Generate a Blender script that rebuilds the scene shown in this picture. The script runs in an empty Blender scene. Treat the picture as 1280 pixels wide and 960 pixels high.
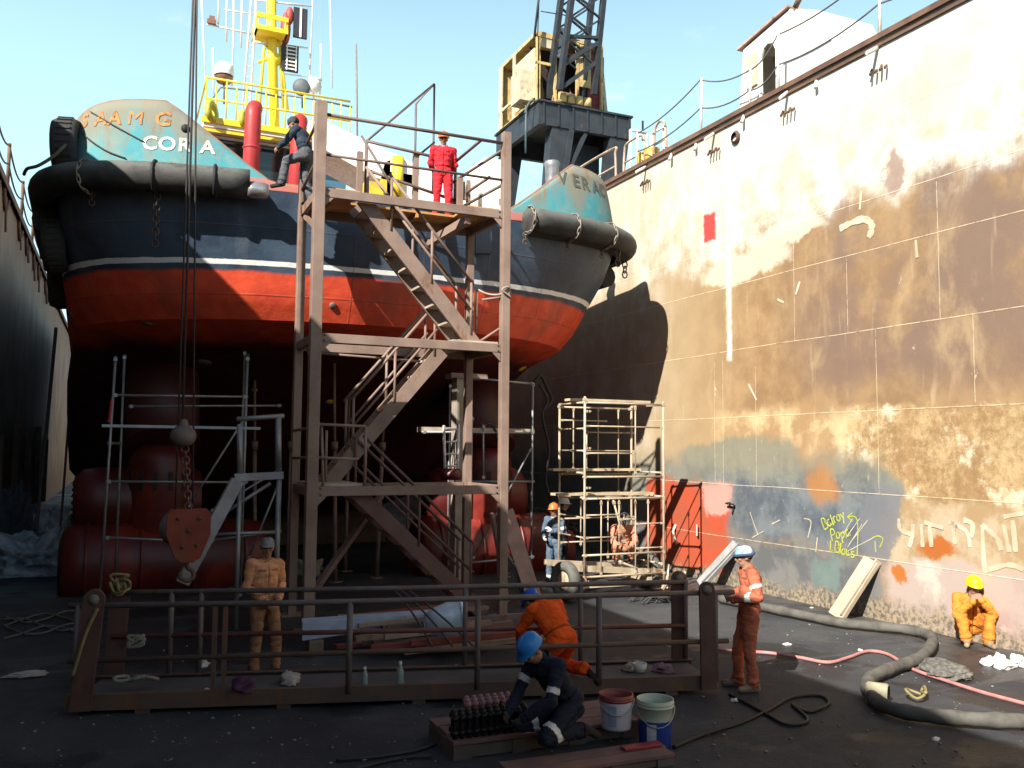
import bpy, bmesh, math, random
from mathutils import Vector as Vec, Matrix, noise as mnoise
from mathutils.bvhtree import BVHTree
import numpy as np
random.seed(7)
R = math.radians
scene = bpy.context.scene
col = scene.collection

# ------------------------------------------------------------------ camera
CAM_H = 2.9; F = 1100.0
YAW, PITCH, ROLL = R(24.0), R(4.26), .009
CROT = Matrix.Rotation(-YAW, 3, 'Z') @ Matrix.Rotation(math.pi/2+PITCH, 3, 'X') @ Matrix.Rotation(ROLL, 3, 'Z')
ORG = Vec((0, 0, CAM_H))
cd = bpy.data.cameras.new('camera'); cam = bpy.data.objects.new('camera', cd); col.objects.link(cam)
cam.location = ORG; cam.rotation_euler = CROT.to_euler()
cd.sensor_width = 36; cd.lens = F/1280*36; cd.clip_end = 3000; cd.clip_start = .05
scene.camera = cam

def at(x, y, X=None, Y=None, z=None, D=None):
    """turns a spot seen in the photo into the point where it lies on a real plane of the dock"""
    d = CROT @ Vec(((x-640)/F, -(y-480)/F, -1))
    if X is not None: t = X/d.x
    elif Y is not None: t = Y/d.y
    elif z is not None: t = (z-CAM_H)/d.z
    else: t = D
    return ORG + d*t

# ------------------------------------------------------------------ node helper
class V:
    def __init__(s, nt, k): s.nt = nt; s.k = k
    def _m(s, op, *a, clamp=False):
        n = s.nt.nodes.new('ShaderNodeMath'); n.operation = op; n.use_clamp = clamp
        for i, v in enumerate((s,)+a):
            if isinstance(v, V): s.nt.links.new(v.k, n.inputs[i])
            else: n.inputs[i].default_value = v
        return V(s.nt, n.outputs[0])
    def __add__(s, o): return s._m('ADD', o)
    def __radd__(s, o): return s._m('ADD', o)
    def __sub__(s, o): return s._m('SUBTRACT', o)
    def __rsub__(s, o): return (s*-1)+o
    def __mul__(s, o): return s._m('MULTIPLY', o)
    def __rmul__(s, o): return s._m('MULTIPLY', o)
    def abs(s): return s._m('ABSOLUTE')
    def min(s, o): return s._m('MINIMUM', o)
    def max(s, o): return s._m('MAXIMUM', o)
    def pow(s, o): return s._m('POWER', o)
    def sat(s): return s._m('ADD', 0.0, clamp=True)
    def inv(s): return (s*-1)+1.0
    def step(s, lo, hi):
        n = s.nt.nodes.new('ShaderNodeMapRange'); n.interpolation_type = 'SMOOTHSTEP'
        s.nt.links.new(s.k, n.inputs['Value'])
        a, b = 0.0, 1.0
        if lo > hi: lo, hi, a, b = hi, lo, 1.0, 0.0
        n.inputs['From Min'].default_value = lo; n.inputs['From Max'].default_value = hi
        n.inputs['To Min'].default_value = a; n.inputs['To Max'].default_value = b
        return V(s.nt, n.outputs[0])

class M:
    """one procedural material"""
    def __init__(s, name, rough=.6, metal=0.0, spec=.5):
        s.m = bpy.data.materials.new(name); s.m.use_nodes = True; s.nt = s.m.node_tree
        s.b = s.nt.nodes['Principled BSDF']
        s.b.inputs['Roughness'].default_value = rough; s.b.inputs['Metallic'].default_value = metal
        s.b.inputs['Specular IOR Level'].default_value = spec
        tc = s.nt.nodes.new('ShaderNodeTexCoord'); s.p = tc.outputs['Object']
        sp = s.nt.nodes.new('ShaderNodeSeparateXYZ'); s.nt.links.new(s.p, sp.inputs[0])
        s.x, s.y, s.z = [V(s.nt, sp.outputs[i]) for i in range(3)]
    def noise(s, scale=1., detail=4., rough=.55, st=(1,1,1), off=0., dist=0.):
        mp = s.nt.nodes.new('ShaderNodeMapping'); s.nt.links.new(s.p, mp.inputs['Vector'])
        mp.inputs['Scale'].default_value = st; mp.inputs['Location'].default_value = (off, off*1.7, off*.6)
        n = s.nt.nodes.new('ShaderNodeTexNoise'); s.nt.links.new(mp.outputs[0], n.inputs['Vector'])
        n.inputs['Scale'].default_value = scale; n.inputs['Detail'].default_value = detail
        n.inputs['Roughness'].default_value = rough; n.inputs['Distortion'].default_value = dist
        return V(s.nt, n.outputs['Fac'])
    def voro(s, scale, st=(1,1,1)):
        mp = s.nt.nodes.new('ShaderNodeMapping'); s.nt.links.new(s.p, mp.inputs['Vector'])
        mp.inputs['Scale'].default_value = st
        n = s.nt.nodes.new('ShaderNodeTexVoronoi'); s.nt.links.new(mp.outputs[0], n.inputs['Vector'])
        n.inputs['Scale'].default_value = scale
        return V(s.nt, n.outputs['Distance'])
    def mix(s, a, b, f):
        n = s.nt.nodes.new('ShaderNodeMix'); n.data_type = 'RGBA'
        for sock, v in ((n.inputs[6], a), (n.inputs[7], b)):
            if isinstance(v, (tuple, list)): sock.default_value = (*v, 1)
            else: s.nt.links.new(v, sock)
        if isinstance(f, V): s.nt.links.new(f.k, n.inputs[0])
        else: n.inputs[0].default_value = f
        return n.outputs[2]
    def color(s, c):
        if isinstance(c, (tuple, list)): s.b.inputs['Base Color'].default_value = (*c, 1)
        else: s.nt.links.new(c, s.b.inputs['Base Color'])
        return s
    def rough(s, v): s.nt.links.new(v.k, s.b.inputs['Roughness']); return s
    def bump(s, v, strength=.3, dist=.02):
        n = s.nt.nodes.new('ShaderNodeBump'); n.inputs['Strength'].default_value = strength
        n.inputs['Distance'].default_value = dist
        s.nt.links.new(v.k, n.inputs['Height']); s.nt.links.new(n.outputs[0], s.b.inputs['Normal'])
        return s

def worn(name, c, c2=None, rust=.25, rough=.6, metal=0., scale=3., bump=.15, rustcol=(.16,.065,.025), streak=True, spec=.4):
    """painted or bare surface with uneven tone, wear and some rust"""
    m = M(name, rough, metal, spec)
    c2 = c2 or tuple(v*.7 for v in c)
    k = m.mix(c, c2, m.noise(scale, 5).step(.35, .68))
    if rust > 0:
        f = m.noise(scale*1.6, 7, .65, (1,1,.35) if streak else (1,1,1), 3.3).step(.72-rust*.45, .80-rust*.3)
        k = m.mix(k, rustcol, f*.85)
    k = m.mix(k, tuple(v*.45 for v in c), m.noise(scale*9, 3, .6, off=9.).step(.62, .78)*.35)
    m.color(k)
    m.rough(m.noise(scale*4, 3, off=5.)*.3+(rough-.15))
    if bump: m.bump(m.noise(scale*12, 4, off=2.), bump, .01)
    return m.m

def plain(name, c, rough=.7, metal=0., var=.25, scale=8., bump=.1, spec=.4):
    return worn(name, c, tuple(v*(1-var) for v in c), 0, rough, metal, scale, bump, spec=spec)

# ------------------------------------------------------------------ mesh builder
class MB:
    def __init__(s): s.v = []; s.f = []; s.mi = []; s.cur = 0; s.sm = []
    def add(s, vs, fs, smooth=False):
        o = len(s.v); s.v += [Vec(p) for p in vs]
        for f in fs: s.f.append([i+o for i in f]); s.mi.append(s.cur); s.sm.append(smooth)
        return s
    def frame(s, c, ax, ay, az, hx, hy, hz):
        c = Vec(c)
        vs = [c+ax*(hx*i)+ay*(hy*j)+az*(hz*k) for k in (-1,1) for j in (-1,1) for i in (-1,1)]
        return s.add(vs, [(0,2,3,1),(4,5,7,6),(0,1,5,4),(2,6,7,3),(0,4,6,2),(1,3,7,5)])
    def box(s, lo, hi):
        lo, hi = Vec(lo), Vec(hi); c = (lo+hi)/2; h = (hi-lo)/2
        return s.frame(c, Vec((1,0,0)), Vec((0,1,0)), Vec((0,0,1)), *h)
    def bar(s, a, b, w, h, up=(0,0,1)):
        a, b = Vec(a), Vec(b); d = (b-a); L = d.length; d.normalize(); up = Vec(up)
        if abs(d.dot(up)) > .97: up = Vec((0,1,0))
        sx = d.cross(up).normalized(); uz = sx.cross(d)
        return s.frame((a+b)/2, d, sx, uz, L/2, w/2, h/2)
    def channel(s, a, b, w, h, t=.012, up=(0,0,1), flip=1):
        """a C section: web and two flanges"""
        a, b = Vec(a), Vec(b); d = (b-a).normalized(); up = Vec(up)
        sx = d.cross(up).normalized()*flip; uz = sx.cross(d)*flip
        s.bar(a, b, t, h, up)
        s.bar(a+sx*(w/2+t/2)+uz*(h/2-t/2), b+sx*(w/2+t/2)+uz*(h/2-t/2), w, t, up)
        s.bar(a+sx*(w/2+t/2)-uz*(h/2-t/2), b+sx*(w/2+t/2)-uz*(h/2-t/2), w, t, up)
        return s
    def poly(s, pts, r, n=8, cap=True, rr=None, closed=False):
        pts = [Vec(p) for p in pts]; m = len(pts); rings = []
        prev = None
        for i, p in enumerate(pts):
            if closed: d = pts[(i+1)%m]-pts[i-1]
            else: d = (pts[min(i+1,m-1)]-pts[max(i-1,0)])
            d.normalize()
            if prev is None:
                u = Vec((0,0,1)) if abs(d.z) < .9 else Vec((0,1,0))
                sx = d.cross(u).normalized()
            else:
                sx = (prev-d*prev.dot(d)).normalized()
            prev = sx; sy = d.cross(sx)
            ra = rr[i] if rr else r
            rings.append([p+sx*(ra*math.cos(2*math.pi*k/n))+sy*(ra*math.sin(2*math.pi*k/n)) for k in range(n)])
        vs = [q for rg in rings for q in rg]; fs = []
        for i in range(m if closed else m-1):
            j = (i+1) % m
            for k in range(n): fs.append((i*n+k, i*n+(k+1)%n, j*n+(k+1)%n, j*n+k))
        s.add(vs, fs, True)
        if cap and not closed:
            s.add(rings[0], [tuple(range(n))[::-1]]); s.add(rings[-1], [tuple(range(n))])
        return s
    def tube(s, a, b, r, n=8): return s.poly([a, b], r, n)
    def lathe(s, prof, c=(0,0,0), axis=(0,0,1), n=24, a0=0, a1=2*math.pi):
        c = Vec(c); az = Vec(axis).normalized(); u = Vec((1,0,0)) if abs(az.x) < .9 else Vec((0,1,0))
        ax = az.cross(u).normalized(); ay = az.cross(ax); vs = []; fs = []
        full = abs(a1-a0-2*math.pi) < 1e-4; m = n if full else n+1
        for r, z in prof:
            for k in range(m):
                a = a0+(a1-a0)*k/n
                vs.append(c+az*z+ax*(r*math.cos(a))+ay*(r*math.sin(a)))
        for i in range(len(prof)-1):
            for k in range(n):
                k2 = (k+1) % m
                fs.append((i*m+k, i*m+k2, (i+1)*m+k2, (i+1)*m+k))
        return s.add(vs, fs, True)
    def ell(s, c, r, n=14, rot=None):
        c = Vec(c); vs = []; fs = []; h = n//2+1
        for i in range(h+1):
            th = math.pi*i/h
            for k in range(n):
                a = 2*math.pi*k/n
                p = Vec((r[0]*math.sin(th)*math.cos(a), r[1]*math.sin(th)*math.sin(a), r[2]*math.cos(th)))
                vs.append(c+(rot @ p if rot else p))
        for i in range(h):
            for k in range(n): fs.append((i*n+k, (i+1)*n+k, (i+1)*n+(k+1)%n, i*n+(k+1)%n))
        return s.add(vs, fs, True)
    def prism(s, pts, off):
        n = len(pts); pts = [Vec(p) for p in pts]; off = Vec(off)
        s.add(pts+[p+off for p in pts], [tuple(range(n))[::-1], tuple(range(n, 2*n))]+[(i,(i+1)%n,(i+1)%n+n,i+n) for i in range(n)])
        return s
    def build(s, name, mats, parent=None, bevel=0., fix=True, merge=0.):
        if not isinstance(mats, (list, tuple)): mats = [mats]
        off = parent_loc(parent)
        me = bpy.data.meshes.new(name)
        me.from_pydata([p-off for p in s.v], [], s.f)
        for m in mats: me.materials.append(m)
        me.polygons.foreach_set('material_index', s.mi); me.polygons.foreach_set('use_smooth', s.sm)
        bm = bmesh.new(); bm.from_mesh(me)
        bmesh.ops.remove_doubles(bm, verts=bm.verts, dist=max(merge, 1e-6))
        if fix: bmesh.ops.recalc_face_normals(bm, faces=bm.faces)
        bm.to_mesh(me); bm.free(); me.update()
        o = bpy.data.objects.new(name, me); col.objects.link(o)
        if parent is not None: o.parent = parent
        if bevel:
            md = o.modifiers.new('bevel', 'BEVEL'); md.width = bevel; md.segments = 2; md.limit_method = 'ANGLE'; md.angle_limit = R(40)
        return o

WL = {}
def parent_loc(p):
    v = Vec((0,0,0))
    while p is not None: v = v+p.location; p = p.parent
    return v
def tag(o, label=None, cat=None, group=None, kind=None):
    if label: o['label'] = label
    if cat: o['category'] = cat
    if group: o['group'] = group
    if kind: o['kind'] = kind
    return o
def thing(name, label, cat, loc=(0,0,0), group=None):
    o = bpy.data.objects.new(name, None); col.objects.link(o); o.location = loc; o.empty_display_size = .2
    return tag(o, label, cat, group)
def copy_tree(o, parent=None):
    c = o.copy(); col.objects.link(c)
    if parent is not None: c.parent = parent
    for ch in [q for q in bpy.data.objects if q.parent == o]: copy_tree(ch, c)
    return c
def spline(pts, n=8, closed=False):
    pts = [Vec(p) for p in pts]; m = len(pts); out = []
    for i in range(m if closed else m-1):
        g = lambda j: pts[j % m] if closed else pts[min(max(j,0),m-1)]
        p0, p1, p2, p3 = g(i-1), g(i), g(i+1), g(i+2)
        for k in range(n):
            t = k/n
            out.append(.5*((2*p1)+(p2-p0)*t+(2*p0-5*p1+4*p2-p3)*t*t+(3*p1-p0-3*p2+p3)*t**3))
    if not closed: out.append(pts[-1])
    return out
def sag(a, b, d, n=8):
    a, b = Vec(a), Vec(b)
    return [a.lerp(b, i/n)-Vec((0,0,d*4*(i/n)*(1-i/n))) for i in range(n+1)]
def text_mesh(body, size=1., space=1.):
    """letter shapes as flat triangles (x right, y up), centred on x"""
    cu = bpy.data.curves.new('lettering', 'FONT'); cu.body = body; cu.size = size; cu.align_x = 'CENTER'; cu.space_character = space
    cu.resolution_u = 4; cu.offset = 0 if 'M' in body else size*.022
    o = bpy.data.objects.new('lettering', cu); col.objects.link(o)
    me = o.to_mesh(); bm = bmesh.new(); bm.from_mesh(me); o.to_mesh_clear()
    bmesh.ops.triangulate(bm, faces=bm.faces)
    bmesh.ops.subdivide_edges(bm, edges=[e for e in bm.edges if e.calc_length() > size*.25], cuts=2)
    bmesh.ops.triangulate(bm, faces=bm.faces)
    bm.verts.ensure_lookup_table()
    vs = [v.co.copy() for v in bm.verts]; fs = [[v.index for v in f.verts] for f in bm.faces]
    bm.free(); bpy.data.objects.remove(o); bpy.data.curves.remove(cu)
    return vs, fs
RIB = 0
def ribbon(mb, pts, w, nrm, lift=.004):
    global RIB; RIB = (RIB+1) % 12; lift += RIB*.0006
    """a flat brush stroke on a surface"""
    pts = [Vec(p)+Vec(nrm)*lift for p in pts]; nrm = Vec(nrm); vs = []; fs = []
    for i, p in enumerate(pts):
        d = (pts[min(i+1,len(pts)-1)]-pts[max(i-1,0)]).normalized(); sd = nrm.cross(d).normalized()
        ww = w*(.75+.5*random.random())/2
        vs += [p+sd*ww, p-sd*ww]
    for i in range(len(pts)-1): fs.append((2*i, 2*i+1, 2*i+3, 2*i+2))
    mb.add(vs, fs)

# ------------------------------------------------------------------ light and sky
SUN = Vec((1.0, .70, -.91)).normalized()
sl = bpy.data.lights.new('sun', 'SUN'); sl.energy = 5.0; sl.angle = R(.5); sl.color = (1.0, .94, .84)
so = bpy.data.objects.new('sun', sl); col.objects.link(so); so.rotation_euler = SUN.to_track_quat('-Z', 'Y').to_euler(); so.location = (-20, -10, 30)
w = bpy.data.worlds.new('World'); scene.world = w; w.use_nodes = True
nt = w.node_tree; bg = nt.nodes['Background']
sky = nt.nodes.new('ShaderNodeTexSky'); sky.sky_type = 'NISHITA'; sky.sun_disc = False
sky.sun_elevation = math.asin(-SUN.z); sky.sun_rotation = math.atan2(-SUN.x, -SUN.y)
sky.air_density = 1.0; sky.dust_density = 1.0; sky.ozone_density = 1.2
bg.inputs['Strength'].default_value = .044
# pale haze towards the horizon and a few thin clouds
tc = nt.nodes.new('ShaderNodeTexCoord'); mp = nt.nodes.new('ShaderNodeMapping'); mp.inputs['Scale'].default_value = (2.2, 2.2, 6)
mp.inputs['Location'].default_value = (.35, .1, .2)
nz = nt.nodes.new('ShaderNodeTexNoise'); nz.inputs['Scale'].default_value = 1.9; nz.inputs['Detail'].default_value = 7; nz.inputs['Roughness'].default_value = .6
nt.links.new(tc.outputs['Generated'], mp.inputs[0]); nt.links.new(mp.outputs[0], nz.inputs['Vector'])
cl = V(nt, nz.outputs['Fac']).step(.60, .82)
sp = nt.nodes.new('ShaderNodeSeparateXYZ'); nt.links.new(tc.outputs['Generated'], sp.inputs[0]); el = V(nt, sp.outputs[2])
hz = el.step(.80, .22)
def wmix(a, bcol, fac):
    n = nt.nodes.new('ShaderNodeMix'); n.data_type = 'RGBA'; nt.links.new(a, n.inputs[6]); n.inputs[7].default_value = (*bcol, 1); nt.links.new(fac.k, n.inputs[0]); return n.outputs[2]
k = wmix(sky.outputs[0], (7.6, 12.2, 14.4), hz*.92)
k = wmix(k, (9.0, 12.6, 14.0), el.step(.34, .0)*.7)
k = wmix(k, (14, 14.3, 14.6), cl*hz*.8)
nt.links.new(k, bg.inputs['Color'])
vs = scene.view_settings; scene.display_settings.display_device = 'sRGB'
vs.view_transform = 'Standard'; vs.look = 'None'; vs.exposure = 1.2; vs.gamma = 1; vs.use_curve_mapping = False
# ================================================================== SETTING
XR, XL, WH = 12.2, -3.3, 10.35
# ---- dock floor
m = M('dock_floor_grit', .9, 0, .25)
k = m.mix((.030,.033,.040), (.060,.063,.068), m.noise(.35, 6, .6).step(.38, .66))
k = m.mix(k, (.10,.095,.088), m.noise(.7, 8, .72, off=4).step(.54, .74)*.55)
k = m.mix(k, (.018,.018,.020), m.noise(.5, 5, .6, off=8, dist=.6).step(.58, .72)*.7)
pud = (m.noise(.38, 5, .55, off=13)+m.noise(2.5,4,.6,off=3)*.12).step(.60, .645)
k = m.mix(k, (.016,.017,.020), pud*.8)
k = m.mix(k, (.085,.085,.088), (m.noise(1., 5, .6, (.35,2.2,1), 17, .5).step(.60, .70))*.5)
k = m.mix(k, (.16,.15,.14), m.noise(26, 3, .7, off=2).step(.70, .80)*.55)
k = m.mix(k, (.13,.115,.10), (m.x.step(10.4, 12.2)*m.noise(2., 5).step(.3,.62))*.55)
m.color(k); m.bump(m.noise(30, 6, .7)+m.noise(3, 4, .6, off=3)*1.6, .55, .03); m.rough((m.noise(.8, 4, off=6)*.5+.45)*(pud*-.4+1.0))
MAT_FLOOR = m.m
f = MB(); f.add([(-1500,-1500,0),(1500,-1500,0),(1500,1500,0),(-1500,1500,0)], [(0,1,2,3)])
tag(f.build('dock_floor', MAT_FLOOR), kind='structure')

# ---- right wall
def wall_right_material():
    m = M('scraped_dock_wall_paint', .72, 0, .3)
    n1 = m.noise(.55, 6, .62); n2 = m.noise(1.7, 6, .62, off=5); n3 = m.noise(6, 5, .65, off=8); st = m.noise(1., 6, .6, (1,2.6,.16), 2)
    st2 = m.noise(1., 6, .62, (1,6.5,.22), 6)
    Y = m.y + (n1-.5)*1.3 + (n2-.5)*.7 + (n3-.5)*.22
    Z = m.z + (n1-.5)*.55 + (m.noise(1.3, 6, .62, off=11)-.5)*.8 + (n3-.5)*.18
    def box(y0,y1,z0,z1,sy=.18,sz=.12):
        return Y.step(y0-sy,y0+sy)*Y.step(y1+sy,y1-sy)*Z.step(z0-sz,z0+sz)*Z.step(z1+sz,z1-sz)
    def sharp(y0,y1,z0,z1,s=.05):
        yy = m.y+(n3-.5)*.14; zz = m.z+(n3-.5)*.14
        return yy.step(y0-s,y0+s)*yy.step(y1+s,y1-s)*zz.step(z0-s,z0+s)*zz.step(z1+s,z1-s)
    def ell(y,z,ry,rz,a=1.25,b=.6):
        d = ((Y-y)*(1/ry)).pow(2.0)+((Z-z)*(1/rz)).pow(2.0)
        return d.step(a, b)
    # upper faded white
    c = m.mix((.47,.43,.36), (.60,.57,.51), n1.step(.35,.6))
    c = m.mix(c, (.36,.285,.18), (n2.step(.44,.66)*m.z.step(10.2,7.4))*.8)
    c = m.mix(c, (.38,.31,.205), (m.y.step(13.5,18.)*m.noise(1.3,6,.65,(1,1,.5),19).step(.35,.62))*.7)
    c = m.mix(c, (.34,.27,.18), st2.step(.58,.74)*.45); c = m.mix(c, (.36,.31,.24), m.noise(30,5,.75,off=41).step(.56,.66)*m.noise(.9,4,.6,off=43).step(.42,.6)*.5)
    c = m.mix(c, (.42,.40,.36), m.noise(9, 4, .7, off=14).step(.70,.78)*.4)
    # brown bare band
    brown = m.mix((.31,.20,.10), (.225,.138,.070), n2.step(.35,.65))
    brown = m.mix(brown, (.165,.110,.085), (m.y.step(14.6,12.4)*m.z.step(3.3,4.6))*(.15+.75*n1.step(.40,.60)))
    brown = m.mix(brown, (.38,.27,.15), (m.noise(.9,6,.64,(1,1.3,.6),2,.5).step(.50,.70)*.6))
    brown = m.mix(brown, (.33,.245,.14), m.y.step(14.2,17.5)*.7)
    brown = m.mix(brown, (.55,.44,.27), m.noise(1.,6,.66,(1,4.5,.5),6,.4).step(.60,.76)*.35)
    edge = Z+(st2-.5)*.35+(m.noise(.9,8,.66,off=37)-.5)*1.9+m.y.step(13.5,17.)*.25
    bz = (edge.step(7.95,7.05)*.75+edge.step(7.60,7.32)*.25)*m.y.step(22.5,16.5).max(.6)
    c = m.mix(c, brown, bz)
    c = m.mix(c, (.60,.53,.42), (ell(15.2,6.9,1.6,.35)).max(ell(13.9,7.3,1.2,.3))*.7)
    # scattered scrapes
    c = m.mix(c, (.74,.66,.50), m.noise(2.4, 7, .72, (1,1.4,.7), 17).step(.66,.72)*.7*m.z.step(7.6,6.5))
    # crusty pale yellow area low right
    crust = m.mix((.235,.145,.068), (.42,.31,.165), (m.noise(5.5, 9, .82, off=21)*.6+m.noise(1.1,5,.6,(1,1,.6),off=25)*.4).step(.42,.60))
    crust = m.mix(crust, (.20,.125,.06), m.noise(34,5,.75,off=51).step(.54,.66)*.45)
    crust = m.mix(crust, (.30,.18,.085), st.step(.5,.68)*.6)
    crust = m.mix(crust, (.66,.58,.44), m.noise(1.2, 6, .7, off=23).step(.50,.64)*.85)
    c = m.mix(c, crust, box(3,12.4,2.1,3.72,.5,.08))
    c = m.mix(c, (.62,.47,.26), box(12.2,16,2.9,3.7,.6,.2)*n2.step(.4,.62)*.7)
    # blue grey primer
    blue = m.mix((.075,.088,.108), (.145,.165,.178), n2.step(.35,.66))
    blue = m.mix(blue, (.23,.21,.14), (m.y.step(14.8,17.2)*.5).max((m.z+(n2-.5)*1.2).step(2.0,2.9)*.75)); blue = m.mix(blue, (.40,.41,.40), m.noise(5,8,.78,(1,1.6,.6),47).step(.60,.68)*.6)
    bm_ = box(11.45,30,1.0,2.75,.3,.34).max(ell(15.4,2.6,2.4,.55)).max(ell(11.9,2.25,.8,.45))
    c = m.mix(c, blue, bm_)
    low = m.mix((.10,.105,.11), (.165,.165,.155), n2.step(.4,.62))
    low = m.mix(low, (.12,.19,.17), ell(12.85,.62,.35,.35)*.6)
    c = m.mix(c, low, box(11.5,30,-1,1.05,.25,.05))
    pink = m.mix((.36,.29,.255), (.32,.225,.20), n1.step(.42,.58))
    pink = m.mix(pink, (.50,.45,.39), n2.step(.52,.66)*.7)
    c = m.mix(c, pink, box(0,11.4,-1,1.15,.25,.12))
    hood = m.mix((.40,.325,.225), (.31,.215,.115), n2.step(.42,.6))
    c = m.mix(c, hood, box(0,11.35,1.1,2.12,.2,.1)*.9)
    c = m.mix(c, (.15,.155,.17), ell(11.6,1.7,.45,.7)*.8)
    # red primer patch, pink worn corner
    red = m.mix((.40,.068,.030), (.33,.075,.038), n2.step(.4,.6))
    red = m.mix(red, (.52,.25,.21), box(15.3,16.75,1.55,2.6,.1,.06))
    c = m.mix(c, red, box(15.75,18.9,.25,2.22,.16,.14))
    # small marks
    c = m.mix(c, (.36,.155,.04), ell(12.85,2.25,.34,.34,1.8,.1)*.8)
    c = m.mix(c, (.33,.10,.02), ell(10.3,1.27,.52,.16,1.3,.4)); c = m.mix(c, (.36,.12,.025), ell(11.0,.86,.2,.16,1.3,.4))
    c = m.mix(c, (.25,.17,.14), ell(11.02,7.86,.24,.42,1.3,.5)*.85)
    c = m.mix(c, (.60,.05,.045), sharp(16.1,16.55,7.7,8.35))
    c = m.mix(c, (.62,.58,.48), sharp(15.57,15.73,4.9,9.4,.05)*n2.step(.25,.5))
    # dirty foot
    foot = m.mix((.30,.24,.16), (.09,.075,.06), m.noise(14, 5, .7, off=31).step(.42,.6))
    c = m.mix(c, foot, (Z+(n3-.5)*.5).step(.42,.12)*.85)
    # plate seams
    seam = None
    for z in (1.05,2.18,3.65,5.1,6.53,7.45,8.9):
        d = (m.z-z+(m.noise(.3,2,off=z)-.5)*.06).abs().step(.012,.004); seam = d if seam is None else seam.max(d)
    for y,z0,z1 in ((12.2,5.1,6.5),(11.55,2.2,5.1),(16.2,2.2,4.9),(15.9,2.2,5.),(14.8,2.2,4.7),(13.6,5.1,7.4),(9.6,3.7,5.1),(18.6,3.7,6.5),(10.2,5.1,7.4)):
        seam = seam.max((m.y-y).abs().step(.010,.003)*m.z.step(z0-.02,z0)*m.z.step(z1,z1-.02))
    c = m.mix(c, (.72,.60,.42), seam*(n3.step(.3,.55))*.5)
    m.color(c)
    m.bump(m.noise(.42,3,.5,off=3)*1.6+m.noise(20,5,.7)*.10+seam*.25+n3*.08, .5, .05)
    return m.m
W_R = wall_right_material()
RIM = worn('rusty_rim_steel', (.15,.085,.055), (.09,.05,.035), .4, .8)
DECKG = worn('dull_grey_deck_steel', (.22,.21,.20), None, .5)
WHITE = worn('weathered_white_paint', (.74,.71,.66), (.66,.60,.52), .22, .6)
wr = MB(); wr.cur = 0
# panelled face, a fine sheet so that the plates can sit slightly uneven
ys = [-36+i*.5 for i in range(393)]; zs = [i*WH/18 for i in range(19)]
vs_, fs_ = [], []
for y in ys:
    for z in zs:
        vs_.append((XR+.003*math.sin(y*2.1+z*.7)*math.sin(z*2.2+.5)*(0 if z in (zs[0],zs[-1]) else 1), y, z))
nz_ = len(zs)
for i in range(len(ys)-1):
    for j in range(nz_-1): fs_.append((i*nz_+j, (i+1)*nz_+j, (i+1)*nz_+j+1, i*nz_+j+1))
wr.add(vs_, fs_, True)
wr.add([(XR+4.6,-36,0),(XR+4.6,160,0),(XR+4.6,160,WH),(XR+4.6,-36,WH),(XR,-36,0),(XR,160,0),(XR,160,WH),(XR,-36,WH)], [(0,1,2,3),(3,2,6,7),(0,3,7,4),(1,5,6,2)])
wall = wr.build('dock_wall', W_R, fix=False); tag(wall, 'tall sunlit dock side wall of scraped white and brown plates with graffiti', 'dock wall')
r = MB(); r.box((XR-.09,-36,WH),(XR+.5,160,WH+.035)); r.box((XR-.09,-36,WH-.07),(XR-.07,160,WH-.002)); r.bar((XR-.025,-36,WH-.16),(XR-.025,160,WH-.16),.04,.05)
r.build('rim', RIM, wall)
# pipe stubs under the rim, each with its bracket
for i,(px_,py_,ln) in enumerate([(808,226,.5),(893,166,.45),(985,122,.4),(1097,52,.5),(840,205,.2),(870,190,.15),(930,150,.2),(1020,98,.15)]):
    p = at(px_, py_, X=XR); b = MB(); z = WH-.22-.06*(i%2)
    b.tube((XR+.02,p.y,z+.12),(XR-ln*.75,p.y-.1,z-.12),.035); b.build('pipe_stub', WHITE, wall)
    if ln > .35:
        b = MB()
        for k in range(4): b.bar((XR-.04,p.y+.1-.11*k,z-.28-.05*(k%2)),(XR-.16,p.y+.04-.11*k,z-.42),.03,.05)
        b.build('chain_hook', RIM, wall)
b = MB(); p = at(921,172,X=XR); b.lathe([(.0,0),(.12,.0),(.15,.05),(.10,.09)],(XR,p.y,p.z),(-1,0,0),16); b.build('fairlead_plate', RIM, wall)

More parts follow.
